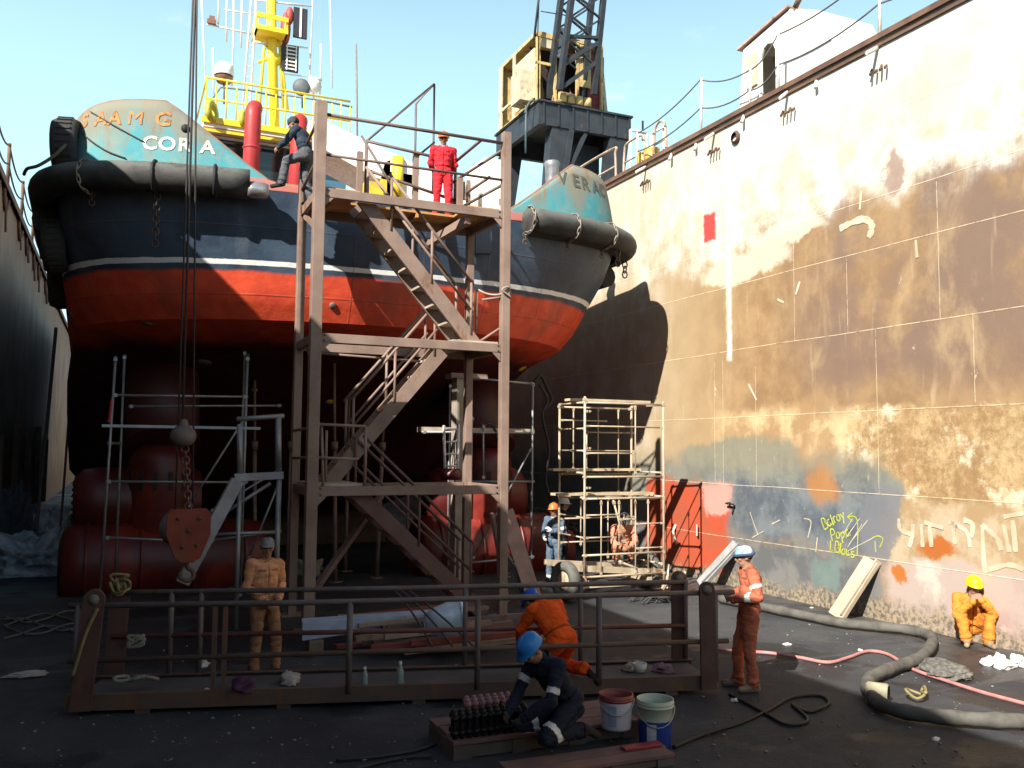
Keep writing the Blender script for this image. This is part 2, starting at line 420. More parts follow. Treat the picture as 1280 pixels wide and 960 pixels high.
# ---- graffiti on the wall
GY = worn('yellow_green_paint', (.38,.43,.045), (.30,.34,.06), .12, .7, scale=6); GW = worn('white_brush_paint', (.50,.44,.34), (.40,.33,.23), .25, .8, scale=2)
g = MB(); NX = (-1,0,0)
def wall_text(body, px_, py_, size, ang):
    c = at(px_, py_, X=XR); vs2, fs2 = text_mesh(body, size, 1.0); ca, sa = math.cos(R(ang)), math.sin(R(ang))
    g.add([(XR-.022, c.y-(v.x*ca-v.y*sa), c.z+(v.x*sa+v.y*ca)) for v in vs2], [f[::-1] for f in fs2])
def stroke(mb, pts, wd): ribbon(mb, spline([at(*q, X=XR) for q in pts], 5), wd, NX, .005)
GLY = {'B':[[(0,0),(.02,1),(.4,.95),(.42,.6),(.05,.52),(.5,.45),(.48,.05),(0,0)]],'a':[[(.45,.55),(.15,.6),(.02,.3),(.2,.0),(.45,.2),(.46,.6),(.5,0)]],'l':[[(.1,1.05),(.08,.3),(.12,0)]],
 'r':[[(.05,.6),(.08,0)],[(.07,.4),(.22,.6),(.38,.52)]],'o':[[(.25,.6),(.02,.35),(.15,.02),(.42,.15),(.42,.5),(.22,.6)]],'y':[[(.02,.6),(.2,.15)],[(.45,.62),(.2,.1),(.05,-.35)]],'P':[[(0,-.05),(.05,1),(.45,.95),(.45,.55),(.05,.5)]],
 'p':[[(.05,.6),(.05,-.4)],[(.05,.5),(.35,.6),(.42,.3),(.1,.05)]],'u':[[(.03,.6),(.05,.1),(.3,.0),(.42,.55),(.45,0)]],'s':[[(.4,.55),(.1,.55),(.15,.32),(.4,.22),(.3,.0),(.02,.05)]],'1':[[(.1,1),(.12,0)]],'.':[[(.05,.02),(.1,.08)]],' ':[]}
GADV = {'l':.25,'1':.3,'.':.2,' ':.25,'r':.45}
def hand_text(body, px_, py_, size, ang):
    c = at(px_, py_, X=XR); ca, sa = math.cos(R(ang)), math.sin(R(ang)); x = 0
    for i,ch in enumerate(body):
        for st_ in GLY[ch]:
            pts = [((x+q[0])*size, (q[1]+.06*math.sin(i*2.3))*size) for q in st_]
            ribbon(g, spline([(XR, c.y-(a*ca-e*sa), c.z+(a*sa+e*ca)) for a,e in pts], 4), .026, NX, .005)
        x += GADV.get(ch,.6)
hand_text('Balroy', 1031, 662, .20, 26); hand_text('Popa', 1041, 676, .20, 16); hand_text('1. Blous', 1037, 688, .19, -6)
for q in ([(1060,646),(1072,650),(1072,695)],[(1060,646),(1066,641)],[(1060,646),(1066,652)],[(1091,672),(1098,670),(1104,674),(1100,684)],[(1094,676),(1095,690)]): stroke(g, q, .022)
g.build('graffiti_writing', GY, wall, fix=False)
g = MB()
for q in ([(1058,690),(1092,672)],[(1062,680),(1085,650)],[(1058,672),(1075,648)],[(1054,668),(1066,648)],[(1060,684),(1078,655)]): stroke(g, q, .014)
for q in ([(1124,648),(1126,662),(1140,668)],[(1142,655),(1141,670),(1137,684)],[(1152,655),(1154,684)],[(1162,653),(1165,684)],[(1156,653),(1180,660)],[(1192,655),(1194,680)],[(1186,652),(1208,664),(1213,684)],
          [(1228,656),(1230,700),(1233,716)],[(1228,656),(1246,672),(1252,688)],[(1266,650),(1268,668),(1270,690)],[(1255,656),(1262,690)],[(1236,712),(1262,706),(1280,712)],[(1255,646),(1280,641)],[(1205,650),(1216,655),(1215,672)]): stroke(g, q, .075)
for q in ([(1050,286),(1066,278),(1080,274),(1089,279),(1090,288),(1086,297)],): stroke(g, q, .13)
for q in ([(938,640),(944,658),(948,668)],[(941,672),(955,664)],[(1005,648),(1014,652),(1010,672)],[(965,655),(975,650)],[(1022,672),(1020,690)]): stroke(g, q, .022)
for q in ([(1077,238),(1075,262)],[(995,368),(1000,352)],[(972,374),(980,378)],[(936,480),(946,500)],[(1145,300),(1147,322)]): stroke(g, q, .05)
g.build('white_brush_strokes', GW, wall, fix=False)

# ---- left wall
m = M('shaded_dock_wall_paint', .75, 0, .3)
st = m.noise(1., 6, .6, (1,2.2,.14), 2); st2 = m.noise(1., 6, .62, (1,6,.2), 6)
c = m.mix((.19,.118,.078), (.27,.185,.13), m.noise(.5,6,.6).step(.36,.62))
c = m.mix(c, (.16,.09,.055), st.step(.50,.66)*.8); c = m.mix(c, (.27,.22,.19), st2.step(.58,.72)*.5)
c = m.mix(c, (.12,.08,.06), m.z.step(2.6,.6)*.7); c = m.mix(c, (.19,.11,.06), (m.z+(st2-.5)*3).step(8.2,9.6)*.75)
m.color(c); m.bump(m.noise(.5,3)*1.5+m.noise(18,4)*.1, .5, .05)
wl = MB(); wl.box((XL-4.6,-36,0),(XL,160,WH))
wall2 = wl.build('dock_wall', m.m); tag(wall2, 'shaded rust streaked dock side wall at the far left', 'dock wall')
r = MB(); r.box((XL-.5,-36,WH),(XL+.14,160,WH+.05)); r.box((XL+.11,-36,WH-.16),(XL+.14,160,WH-.002)); r.build('rim', RIM, wall2)
random.seed(3)
for i in range(9):
    y = 23+i*2.9+random.uniform(-1,1); b = MB(); b.poly(sag((XL+.05,y,WH-.1),(XL+.05,y+1.1,WH-.25),.5,6),.05,6); b.tube((XL+.06,y+.4,WH-.3),(XL+.1,y+.45+random.uniform(-.2,.3),WH-.45-random.random()*.9),.02+.03*random.random()); b.build('tangled_chain', RIM, wall2)
for i in range(5):
    y = 30+i*4.5; b = MB(); b.box((XL,y,.2),(XL+.2,y+.12,3.2+.5*(i%2))); b.build('buttress', RIM, wall2)

eb = MB(); eb.box((XL+.01,-36,0),(XR-.02,-34.5,WH-.3)); tag(eb.build('added_sky_blocker', m.m), kind='structure')  # unseen end wall, added to keep low sky light off the shaded stern
# ---- rope and post railings along the wall tops
ROPE = plain('grey_rope', (.12,.115,.11), .85); PIPEW = worn('pale_pipe_paint', (.70,.66,.60), None, .3)
t = thing('post_and_rope_railing', 'sagging rope railing on pale posts along the sunlit wall top', 'railing', (XR+.1,16.7,WH))
posts = [19.6,16.77,15.0,14.09,11.4,8.7]
tops = [WH+1.0,WH+1.38,WH+.9,WH+1.3,WH+1.4,WH+1.3]
for y,zt in zip(posts, tops):
    b = MB(); b.tube((XR+.1,y,WH+.05),(XR+.1,y-.05,zt),.032); b.tube((XR+.1,y,WH+.05),(XR+.1,y,WH+.12),.06); b.build('post', PIPEW, t)
for fr in (1.0,.5):
    b = MB()
    for i in range(len(posts)-1):
        a = Vec((XR+.1,posts[i],WH+(tops[i]-WH)*fr-.02)); e = Vec((XR+.1,posts[i+1],WH+(tops[i+1]-WH)*fr-.02)); b.poly(sag(a,e,.13,8),.017,6)
    b.build('rope', ROPE, t)
t = thing('post_and_rope_railing', 'dark railing with drooping ropes on the shaded left wall top', 'railing', (XL+.05,26,WH))
yy = [22.5,25.6,29,33,37,42,47]
for y in yy:
    b = MB(); b.tube((XL+.05,y,WH+.05),(XL+.05,y,WH+1.35),.05); b.build('post', RIM, t)
for fr,dd in ((1.3,.28),(.75,.3)):
    b = MB()
    for i in range(len(yy)-1): b.poly(sag((XL+.05,yy[i],WH+fr),(XL+.05,yy[i+1],WH+fr),dd,8),.028,6)
    b.build('rope', ROPE, t)
# bent pipe guard and two yellow drums near the ship, on the sunlit wall top
t = thing('pipe_guardrail', 'bent rusty pipe guardrail at the head of the wall beside the yellow drums', 'railing', (XR+.3,20.3,WH))
for y0,y1,h in ((18.5,19.1,1.05),(19.5,20.6,1.0),(21,24,1.1)):
    b = MB(); b.poly(spline([(XR+.3,y0,WH+.05),(XR+.3,y0+.05,WH+h*.8),(XR+.3,y0+.2,WH+h),(XR+.3,y1-.2,WH+h),(XR+.3,y1-.05,WH+h*.8),(XR+.3,y1,WH+.05)],5),.035,8); b.tube((XR+.3,y0+.05,WH+h*.5),(XR+.3,y1-.05,WH+h*.5),.025); b.build('hoop', worn('rusty_pipe', (.42,.33,.25), None, .5), t)
b = MB(); b.tube((XR+.5,18.9,WH+.05),(XR+.5,18.9,WH+1.0),.04); b.tube((XR+.5,19.5,WH+.05),(XR+.5,19.5,WH+1.0),.04); b.tube((XR+.5,18.9,WH+1.0),(XR+.5,19.5,WH+1.0),.035); b.build('white_gate_frame', WHITE, t)
DRUM = worn('yellow_drum_paint', (.62,.42,.08), None, .2, .45)
for i,(y,lb) in enumerate(((19.35,'small yellow drum on the wall top nearest the white gate'),(19.8,'small yellow drum on the wall top nearest the ship'))):
    b = MB(); b.lathe([(0,0),(.2,0),(.21,.03),(.2,.06),(.2,.22),(.21,.24),(.2,.26),(.2,.44),(.21,.46),(.2,.48),(0,.47)],(XR+.42,y,WH+.05),n=20); o = b.build('drum', DRUM); tag(o, lb, 'drum', 'yellow drums on the wall top')
# white control booth on the right wall
t = thing('control_booth', 'weathered white booth with arched doorway on top of the dock wall', 'booth', (XR+.9,14.3,WH))
b = MB(); bx0 = XR+.55; prof = [(15.95,WH+.05),(15.75,WH+1.75),(14.2,WH+2.0),(13.4,WH+1.6),(12.7,WH+.05)]
door = [(15.15,WH+.25),(15.15,WH+1.3),(15.05,WH+1.5),(14.9,WH+1.56),(14.72,WH+1.5),(14.62,WH+1.3),(14.62,WH+.25)]
# face with the doorway cut out: strips left, right, above and below
def fp(p): return (bx0, p[0], p[1])
b.add([fp(prof[0]),fp(prof[1]),fp((15.15,WH+1.85)),fp((15.15,WH+.05))],[(0,1,2,3)])
top = lambda y: WH+1.75+(15.75-y)/1.55*.25 if y > 14.2 else WH+2.0-(14.2-y)/.8*.4
for i in range(1,5): b.add([fp(door[i]),fp(door[i+1]),fp((door[i+1][0],top(door[i+1][0]))),fp((door[i][0],top(door[i][0])))],[(0,1,2,3)])
b.add([fp((15.15,WH+.05)),fp((15.15,WH+.25)),fp((14.62,WH+.25)),fp((14.62,WH+.05))],[(0,1,2,3)])
b.add([fp((14.62,WH+.05)),fp((14.62,top(14.62))),fp(prof[2]),fp(prof[3]),fp(prof[4])],[(0,1,2,3,4)])
bx1 = bx0+1.5
b.add([(bx1,p[0],p[1]) for p in prof],[(0,1,2,3,4)])
for i in range(4): b.add([fp(prof[i]),fp(prof[i+1]),(bx1,*prof[i+1]),(bx1,*prof[i])],[(0,1,2,3)])
b.build('shell', WHITE, t)
b = MB()
for i in range(len(door)-1): b.bar(fp(door[i]),fp(door[i+1]),.06,.05,(1,0,0))
b.build('door_frame', WHITE, t)
b = MB(); b.box((bx0+.9,14.3,WH+.06),(bx0+.96,15.4,WH+1.5)); b.build('inner_wall', plain('dim_beige', (.34,.28,.2)), t)
b = MB(); b.box((bx0-.05,15.25,WH+.75),(bx0-.005,15.6,WH+1.5)); b.build('notice_panel', plain('beige_panel', (.55,.45,.33)), t)
b = MB(); b.bar((bx0+.2,15.9,WH+1.8),(bx0+.2,14.2,WH+2.06),.55,.05); b.build('roof_sheet', worn('pinkish_rust_roof', (.45,.30,.25), None, .4), t)
b = MB(); b.tube((bx0,14.05,WH+1.95),(bx0,13.85,WH+2.15),.06); b.build('vent_pipe', RIM, t)
# ================================================================== SHIP
XC = 4.75
ship = thing('tugboat', 'tugboat with teal bulwark, black and red hull and yellow mast standing on the dock floor', 'tugboat', (XC, 16.3, 0))
LEV = [ (7.62,5.90,16.30,2.2,2.9),(6.9,5.87,16.40,2.7,2.7),(6.3,5.80,16.50,3.4,2.5),(5.7,5.70,16.68,3.9,2.4),(5.32,5.58,16.88,4.3,2.3),
        (5.06,5.62,18.2,4.8,2.2),(4.5,5.70,20.2,4.6,2.2),(3.8,5.70,21.6,5.0,2.1),(3.0,5.66,22.8,5.2,2.1),(2.2,5.60,23.8,5.2,2.1),(1.4,5.0,25.0,5.4,2.1),(1.0,4.0,26.0,5.2,2.1)]
NT = 56
def plan(B, Y0, L, n):
    pts = []
    for k in range(5): pts.append((-B, 52-(52-(Y0+L))*k/5))
    for k in range(NT+1):
        a = -math.pi/2+math.pi*k/NT; s_, c_ = math.sin(a), math.cos(a)
        pts.append((B*math.copysign(abs(s_)**(2/n), s_), Y0+L*(1-abs(c_)**(2/n))))
    for k in range(4,-1,-1): pts.append((B, 52-(52-(Y0+L))*k/5))
    return [(x-max(0,y-16.3)*.035, y) for x,y in pts]
NP = NT+11
dense = []
for i in range(len(LEV)-1):
    for k in range(3): dense.append(tuple(LEV[i][q]+(LEV[i+1][q]-LEV[i][q])*k/3 for q in range(5)))
dense.append(LEV[-1])
hull = MB(); hv = []
for z,B,Y0,L,n in dense: hv += [(XC+x, y, z) for x,y in plan(B,Y0,L,n)]
hf = [(i*NP+k, i*NP+k+1, (i+1)*NP+k+1, (i+1)*NP+k) for i in range(len(dense)-1) for k in range(NP-1)]
hull.add(hv, hf, True)
lb = (len(dense)-1)*NP; hull.add([hv[lb+k] for k in range(NP)], [tuple(range(NP))])
m = M('tug_hull_paint', .38, 0, .5)
n1 = m.noise(.7,5,.6); n2 = m.noise(2.5,6,.62,off=4); st = m.noise(1.2,6,.6,(1,1,.15),3)
zz = m.z+(n2-.5)*.05
blk = m.mix((.020,.036,.066), (.045,.074,.115), n1.step(.38,.62)); blk = m.mix(blk, (.08,.10,.125), st.step(.56,.72)*.6)
red = m.mix((.70,.085,.033), (.60,.062,.026), n2.step(.4,.6)); red = m.mix(red, (.30,.06,.04), st.step(.55,.7)*.6)
red = m.mix(red, (.028,.007,.007), (m.z+(n1-.5)*.4).step(5.28,4.95)*.95)  # shade under the overhang painted in: red fades to near-black below the knuckle
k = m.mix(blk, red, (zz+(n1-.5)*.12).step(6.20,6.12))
k = m.mix(k, (.72,.73,.72), zz.step(6.265,6.275)*zz.step(6.365,6.355))
seam = None
for sy in (.3,1.7,3.1,4.5,-1.1):
    d = (m.x-sy-.35).abs().step(.022,.006); seam = d if seam is None else seam.max(d)
for sz in (5.75,6.95):
    seam = seam.max((m.z-sz+(n1-.5)*.03).abs().step(.02,.006))
k = m.mix(k, (.09,.05,.045), seam*n2.step(.3,.6)*.4)
scr = m.noise(2.2,8,.75,(1,1,.55),15).step(.64,.70)
k = m.mix(k, (.20,.17,.16), scr*.35)
k = m.mix(k, (.10,.04,.03), m.noise(5,7,.7,off=9).step(.64,.74)*.7)
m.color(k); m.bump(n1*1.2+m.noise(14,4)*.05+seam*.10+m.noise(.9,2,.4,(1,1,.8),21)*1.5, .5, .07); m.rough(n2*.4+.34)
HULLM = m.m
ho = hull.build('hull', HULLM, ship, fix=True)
for e_ in ho.data.edges:
    za, zb_ = (ho.data.vertices[i].co.z for i in e_.vertices)
    if abs(za-5.32) < .004 and abs(zb_-5.32) < .004: e_.use_edge_sharp = True
hbvh = BVHTree.FromPolygons([Vec(p) for p in hv], [list(f) for f in hf])
def hull_hit(x, y):
    d = (CROT @ Vec(((x-640)/F, -(y-480)/F, -1))).normalized()
    return hbvh.ray_cast(ORG, d)
# deck
dk = MB(); dp = plan(5.8,16.4,2.2,2.9); dk.add([(XC+x,y,7.55) for x,y in dp],[tuple(range(NP))]); dk.build('deck', worn('tug_deck_paint', (.16,.07,.05), None, .4, .8), ship)
# hull pads, plugs and lifting eyes
ZN = plain('zinc_grey', (.16,.13,.12), .7, .2); YEL = worn('yellow_paint', (.66,.45,.03), (.58,.36,.03), .2, .5); 
for (x,y),mt,r_ in (((652,461),YEL,.13),((690,456),YEL,.11),((184,404),ZN,.1),((88,392),ZN,.1),((255,453),ZN,.16),((318,487),YEL,.07),((178,463),ZN,.09),((416,382),ZN,.07),((412,502),YEL,.1)):
    h = hull_hit(x,y)
    if h[0] is not None:
        nn = h[1] if h[1].y < 0 else -h[1]; b = MB(); b.lathe([(r_,-.02),(r_,.015),(r_*.75,.03),(0,.03)],h[0],nn,14); b.build('hull_plug', mt, ship)

# bulwark
def bul_pt(k, f, out=0.0):
    """k plan index, f 0 at the deck edge .. 1 at the rail"""
    x,y = BP[k]; nx,ny = BN[k]
    inc = .24*f*f*.6+.24*f*.4
    zt = 7.76+1.42*BH[k]
    return Vec((XC+x+nx*(out-inc*BH[k]), y+ny*(out-inc*BH[k]), 7.62+(zt-7.62)*f))
BP = plan(5.90,16.30,2.2,2.9)
# finer curve for the bulwark
def fine_plan():
    src = [Vec((x,y,0)) for x,y in BP]; out = []
    for i in range(len(src)-1):
        L = (src[i+1]-src[i]).length; q = max(1,int(L/.16)) if src[i].y < 22 else 2
        for j in range(q): out.append(src[i].lerp(src[i+1], j/q))
    out.append(src[-1]); return [(p.x,p.y) for p in out]
BP = fine_plan(); NB = len(BP)
BN = []
for k in range(NB):
    a = Vec((*BP[max(k-1,0)],0)); e = Vec((*BP[min(k+1,NB-1)],0)); d = (e-a).normalized(); BN.append((d.y,-d.x))
def sstep(a,b,x): t = min(max((x-a)/(b-a),0),1); return t*t*(3-2*t)
BH = []
for k in range(NB):
    x,y = BP[k]; ax = abs(x); h = min(max((ax-2.35)/(4.25-2.35),0),1); h = h*.9+.1*sstep(2.35,4.35,ax)
    h *= 1-.30*sstep(16.75,18.6,y)-.15*sstep(18.6,23,y)
    BH.append(h)
SL = [0.0]
for k in range(1,NB): SL.append(SL[-1]+math.hypot(BP[k][0]-BP[k-1][0], BP[k][1]-BP[k-1][1]))
kc = min(range(NB), key=lambda k: abs(BP[k][0])+ (0 if BP[k][1] < 17 else 99))
S0 = SL[kc]
FN = 8
bw = MB(); vs1 = []
for k in range(NB):
    for j in range(FN+1): vs1.append(bul_pt(k, j/FN))
    for j in range(FN,-1,-1): vs1.append(bul_pt(k, j/FN, -.07))
C_ = 2*(FN+1)
bw.add(vs1, [(k*C_+j, (k+1)*C_+j, (k+1)*C_+(j+1)%C_, k*C_+(j+1)%C_) for k in range(NB-1) for j in range(C_)], True)
m = M('teal_bulwark_paint', .85, 0, .15)
n1 = m.noise(.9,6,.62); n2 = m.noise(3,6,.65,off=4); st = m.noise(1.6,7,.62,(1,1,.16),3); st2 = m.noise(4,6,.62,(1,1,.12),7)
k = m.mix((.045,.24,.29), (.085,.265,.285), n1.step(.35,.62)); k = m.mix(k, (.19,.25,.245), n2.step(.48,.66)*.7)
k = m.mix(k, (.20,.18,.135), ((m.z+(st-.5)*3.6).step(7.95,9.0))*.9); k = m.mix(k, (.22,.125,.06), (st2.step(.50,.62)*m.z.step(7.7,8.6))*.75)
k = m.mix(k, (.19,.205,.19), st.step(.56,.66)*.6)
k = m.mix(k, (.50,.13,.10), (m.z+(n2-.5)*.14).step(7.86,7.78)*.8)
k = m.mix(k, (.20,.08,.03), m.noise(7,7,.7,off=9).step(.64,.72)*.8)
m.color(k); m.bump(n1*.8+m.noise(16,4)*.08, .4, .04)
bw.build('bulwark', m.m, ship, fix=True)
# rail cap
rc = MB(); rc.poly([bul_pt(k,1,-.035) for k in range(NB)], .036, 8); rc.build('rail_cap', worn('rusty_rail_cap', (.24,.13,.085), (.16,.105,.08), .4, .7), ship)
# letters on the bulwark
def bul_surf(s, z):
    s = s+S0; k = max(0, min(NB-2, next((i for i in range(NB-1) if SL[i+1] >= s), NB-2))); t = (s-SL[k])/max(SL[k+1]-SL[k],1e-6)
    zt0 = 7.76+1.42*BH[k]; zt1 = 7.76+1.42*BH[k+1]
    f0 = (z-7.62)/(zt0-7.62); f1 = (z-7.62)/(zt1-7.62)
    return bul_pt(k,f0,.012).lerp(bul_pt(k+1,f1,.012), t)
def find_s(px_, py_):
    best = None
    for i in range(-75, 76):
        s = i*.1
        for j in range(9):
            z = 7.7+j*.16
            p = bul_surf(s, z); v = CROT.transposed() @ (p-ORG); X_ = 640+F*v.x/-v.z; Y_ = 480-F*v.y/-v.z
            if (p.y > 20): continue
            e = (X_-px_)**2+(Y_-py_)**2
            if best is None or e < best[0]: best = (e, s, z)
    return best[1], best[2]
CREAM = plain('cream_letter_paint', (.62,.60,.44), .6, var=.15); RUSTL = worn('rust_orange_letter_paint', (.46,.20,.055), (.33,.14,.05), .5, .8, scale=9); DARKL = plain('faded_dark_letter_paint', (.085,.10,.085), .8)
def bul_text(name, chars, size, mat):
    for ch,px_,py_,tilt in chars:
        b = MB(); s,z = find_s(px_,py_); v2,f2 = text_mesh(ch, size); ca, sa = math.cos(tilt), math.sin(tilt)
        cy = size*.35
        b.add([bul_surf(s+(v.x*ca-(v.y-cy)*sa)*1.05, z+v.x*sa+(v.y-cy)*ca) for v in v2], f2)
        b.build(name, mat, ship, fix=False)
bul_text('name_letter', [('C',185,179,0),('O',209,181,0),('R',233,183,0),('A',257,186,0)], .36, CREAM)
bul_text('rusted_name_letter', [('S',106,153,.1),('A',124,150,.05),('A',145,148,0),('M',168,146,0),('G',205,149,0)], .38, RUSTL)
bul_text('port_name_letter', [('V',705,220,0),('E',719,223,0),('R',732,227,0),('A',744,232,0),('C',753,237,0)], .42, DARKL)
b = MB(); s,z = find_s(231,165); p = bul_surf(s,z); b.ell(p,(.08,.05,.08)); b.build('scupper', plain('black_hole', (.01,.01,.012)), ship)
# cables lying down the port bulwark
ROPED = plain('dark_old_rope', (.06,.055,.045), .9)
for pts in ([(88,150),(105,167),(130,183),(158,197)],[(112,139),(140,156),(180,178)]):
    b = MB(); q = []
    for x,y in pts:
        s,z = find_s(x,y); q.append(bul_surf(s,z)+Vec((0,-.012,0)))
    b.poly(spline(q,5),.013,6); b.build('mooring_line', ROPED, ship)

# fender tubes round the stern
RUB = M('old_black_rubber', .72, 0, .3)
k = RUB.mix((.017,.017,.018), (.045,.043,.040), RUB.noise(1.4,6,.62).step(.38,.64)); k = RUB.mix(k, (.125,.13,.12), (RUB.z.step(7.55,7.84)*RUB.noise(2.2,7,.66,off=5).step(.28,.56))*.85)
RUB.color(k); RUB.bump(RUB.noise(9,5,.65), .35, .02); RUB = RUB.m
def fend(k0, k1, z, r, out):
    q = [Vec((XC+BP[k][0]+BN[k][0]*out, BP[k][1]+BN[k][1]*out, z)) for k in range(k0, k1, 1)]
    return q
iL = [k for k in range(NB) if BP[k][0] < -2.5 and BP[k][1] < 24]; iR = [k for k in range(NB) if BP[k][0] > 2.5 and BP[k][1] < 24]
for idx,nm in ((iL,'L'),(iR,'R')):
    q = fend(idx[0], idx[-1]+1, 7.62, .26, .24)
    b = MB(); b.poly(q, .265, 16); b.build('fender_tube', RUB, ship)
    wide = [k for k in idx if BP[k][1] > 18.3]
    q = fend(wide[0], wide[-1]+1, 7.15, .3, .16)
    b = MB(); b.poly(q, .27, 14); b.build('fender_tube', RUB, ship)
    if nm == 'R':
        b = MB()
        q1 = fend(idx[0], idx[-1]+1, 7.36, 0, .30); q2 = fend(idx[0], idx[-1]+1, 7.34, 0, .02); b.add(q1+q2,[(i,i+1,i+1+len(q1),i+len(q1)) for i in range(len(q1)-1)]); b.build('fender_bracket', plain('black_bracket', (.02,.02,.022)), ship)
# bands and chains on the fender
CHD = worn('dark_chain_steel', (.09,.075,.065), (.06,.04,.03), .4, .7)
CHN = worn('chain_steel', (.30,.27,.23), (.16,.10,.07), .4, .6)
def chain(a, e, n, r=.035, parent=None, name='chain', mat=None):
    a, e = Vec(a), Vec(e); b = MB(); d = (e-a)/n; dn = d.normalized(); u = Vec((1,0,0)) if abs(dn.x) < .8 else Vec((0,1,0)); s1 = dn.cross(u).normalized(); s2 = dn.cross(s1)
    for i in range(n):
        c = a+d*(i+.5); sd = s1 if i % 2 else s2; L = d.length*.72
        b.poly([c+dn*(L*math.cos(t_))+sd*(r*1.5*math.sin(t_)) for t_ in [2*math.pi*j/8 for j in range(8)]], r*.38, 5, closed=True)
    return b.build(name, mat or CHN, parent)
def fender_k(px_):
    return min([k for k in iL+iR], key=lambda k: abs(_px(Vec((XC+BP[k][0]+BN[k][0]*.5, BP[k][1]+BN[k][1]*.5, 7.6)))-px_) + (0 if BP[k][1] < 19 else 500))
def _px(p): v = CROT.transposed() @ (p-ORG); return 640+F*v.x/-v.z
for px_,kind_ in ((101,'c'),(187,'b'),(274,'b'),(665,'c'),(722,'c'),(770,'c')):
    k = fender_k(px_); c = Vec((XC+BP[k][0]+BN[k][0]*.24, BP[k][1]+BN[k][1]*.24, 7.62)); nn = Vec((*BN[k],0))
    q = [c+nn*(.285*math.cos(a))+Vec((0,0,.285*math.sin(a))) for a in [math.pi/2-j*math.pi/8*1.15 for j in range(9)]]
    if kind_ == 'b':
        b = MB(); b.poly(q,.03,6); b.build('fender_strap', plain('black_strap', (.012,.012,.013)), ship)
        if px_ == 187: chain(q[-1], q[-1]+Vec((0,-.02,-.95)), 9, .038, ship, mat=CHD)
    else:
        b = MB()
        for i in range(len(q)-1):
            d = (q[i+1]-q[i]); dn = d.normalized(); s1 = dn.cross(Vec((-nn.y,nn.x,0))).normalized() if i % 2 else Vec((-nn.y,nn.x,0))
            b.poly([(q[i]+q[i+1])/2+dn*(d.length*.7*math.cos(t_))+s1*(.032*math.sin(t_)) for t_ in [2*math.pi*j/8 for j in range(8)]],.012,5,closed=True)
        b.build('fender_chain', CHN, ship); chain(q[-1], q[-1]+Vec((0,0,-.22)), 3, .03, ship, mat=CHD)
for px_ in (784,792):
    k = fender_k(px_); c = Vec((XC+BP[k][0]+BN[k][0]*.3, BP[k][1]+BN[k][1]*.3, 7.37)); chain(c, c+Vec((0,0,-.36)), 3, .045, ship, mat=CHD)
# tyres hung on the port quarter
def tyre(name, c, ax, R_, r_, parent, mat):
    b = MB(); ax = Vec(ax).normalized(); prof = [(R_-r_*1.3,-r_*.7),(R_-r_*.2,-r_*.85),(R_,-r_*.45),(R_,r_*.45),(R_-r_*.2,r_*.85),(R_-r_*1.3,r_*.7),(R_-r_*1.3,-r_*.7)]
    b.lathe(prof, c, ax, 28)
    for i in range(28):
        a = 2*math.pi*i/28; u = Vec((0,0,1)); s1 = ax.cross(u).normalized(); s2 = ax.cross(s1); d = s1*math.cos(a)+s2*math.sin(a)
        b.bar(Vec(c)+d*R_-ax*r_*.45, Vec(c)+d*R_+ax*r_*.45, .06, .04, d)
    return b.build(name, mat, parent)
TYR = plain('weathered_tyre_rubber', (.035,.034,.033), .85, bump=.4)
tyre('tyre', (XC-5.80,17.7,8.3), (1,-.12,.05), .56, .26, ship, TYR)
tyre('tyre', (XC-6.02,18.8,6.75), (1,0,.1), .55, .24, ship, TYR); tyre('tyre', (XC-6.0,20.4,6.3), (1,0,.1), .55, .24, ship, TYR)
b = MB(); b.poly(spline([at(30,218,Y=17.6),at(34,211,Y=17.25),at(48,207,Y=17.05),at(66,196,Y=17.0),at(80,183,Y=17.1),at(86,178,Y=17.5)],6),.03,7); b.build('tyre_rope', plain('olive_rope', (.10,.10,.055), .9), ship)
# raised plates on the black stern
b = MB(); 
for (x0,y0,x1,y1) in ((334,212,358,256),(592,286,612,318)):
    pts = [hull_hit(x0,y0)[0],hull_hit(x1,y0)[0],hull_hit(x1,y1)[0],hull_hit(x0,y1)[0]]
    if all(p is not None for p in pts): b.prism([p+Vec((0,-.12,0)) for p in pts],(0,.2,0))
b.build('stern_plate', HULLM, ship)
b = MB(); b.lathe([(0,-.18),(.13,-.18),(.15,-.12),(.15,.12),(.13,.18),(0,.18)], at(322,238,Y=16.05), (1,0,0), 16); b.build('stern_roller', plain('bright_worn_steel', (.55,.54,.53), .35, .8), ship)
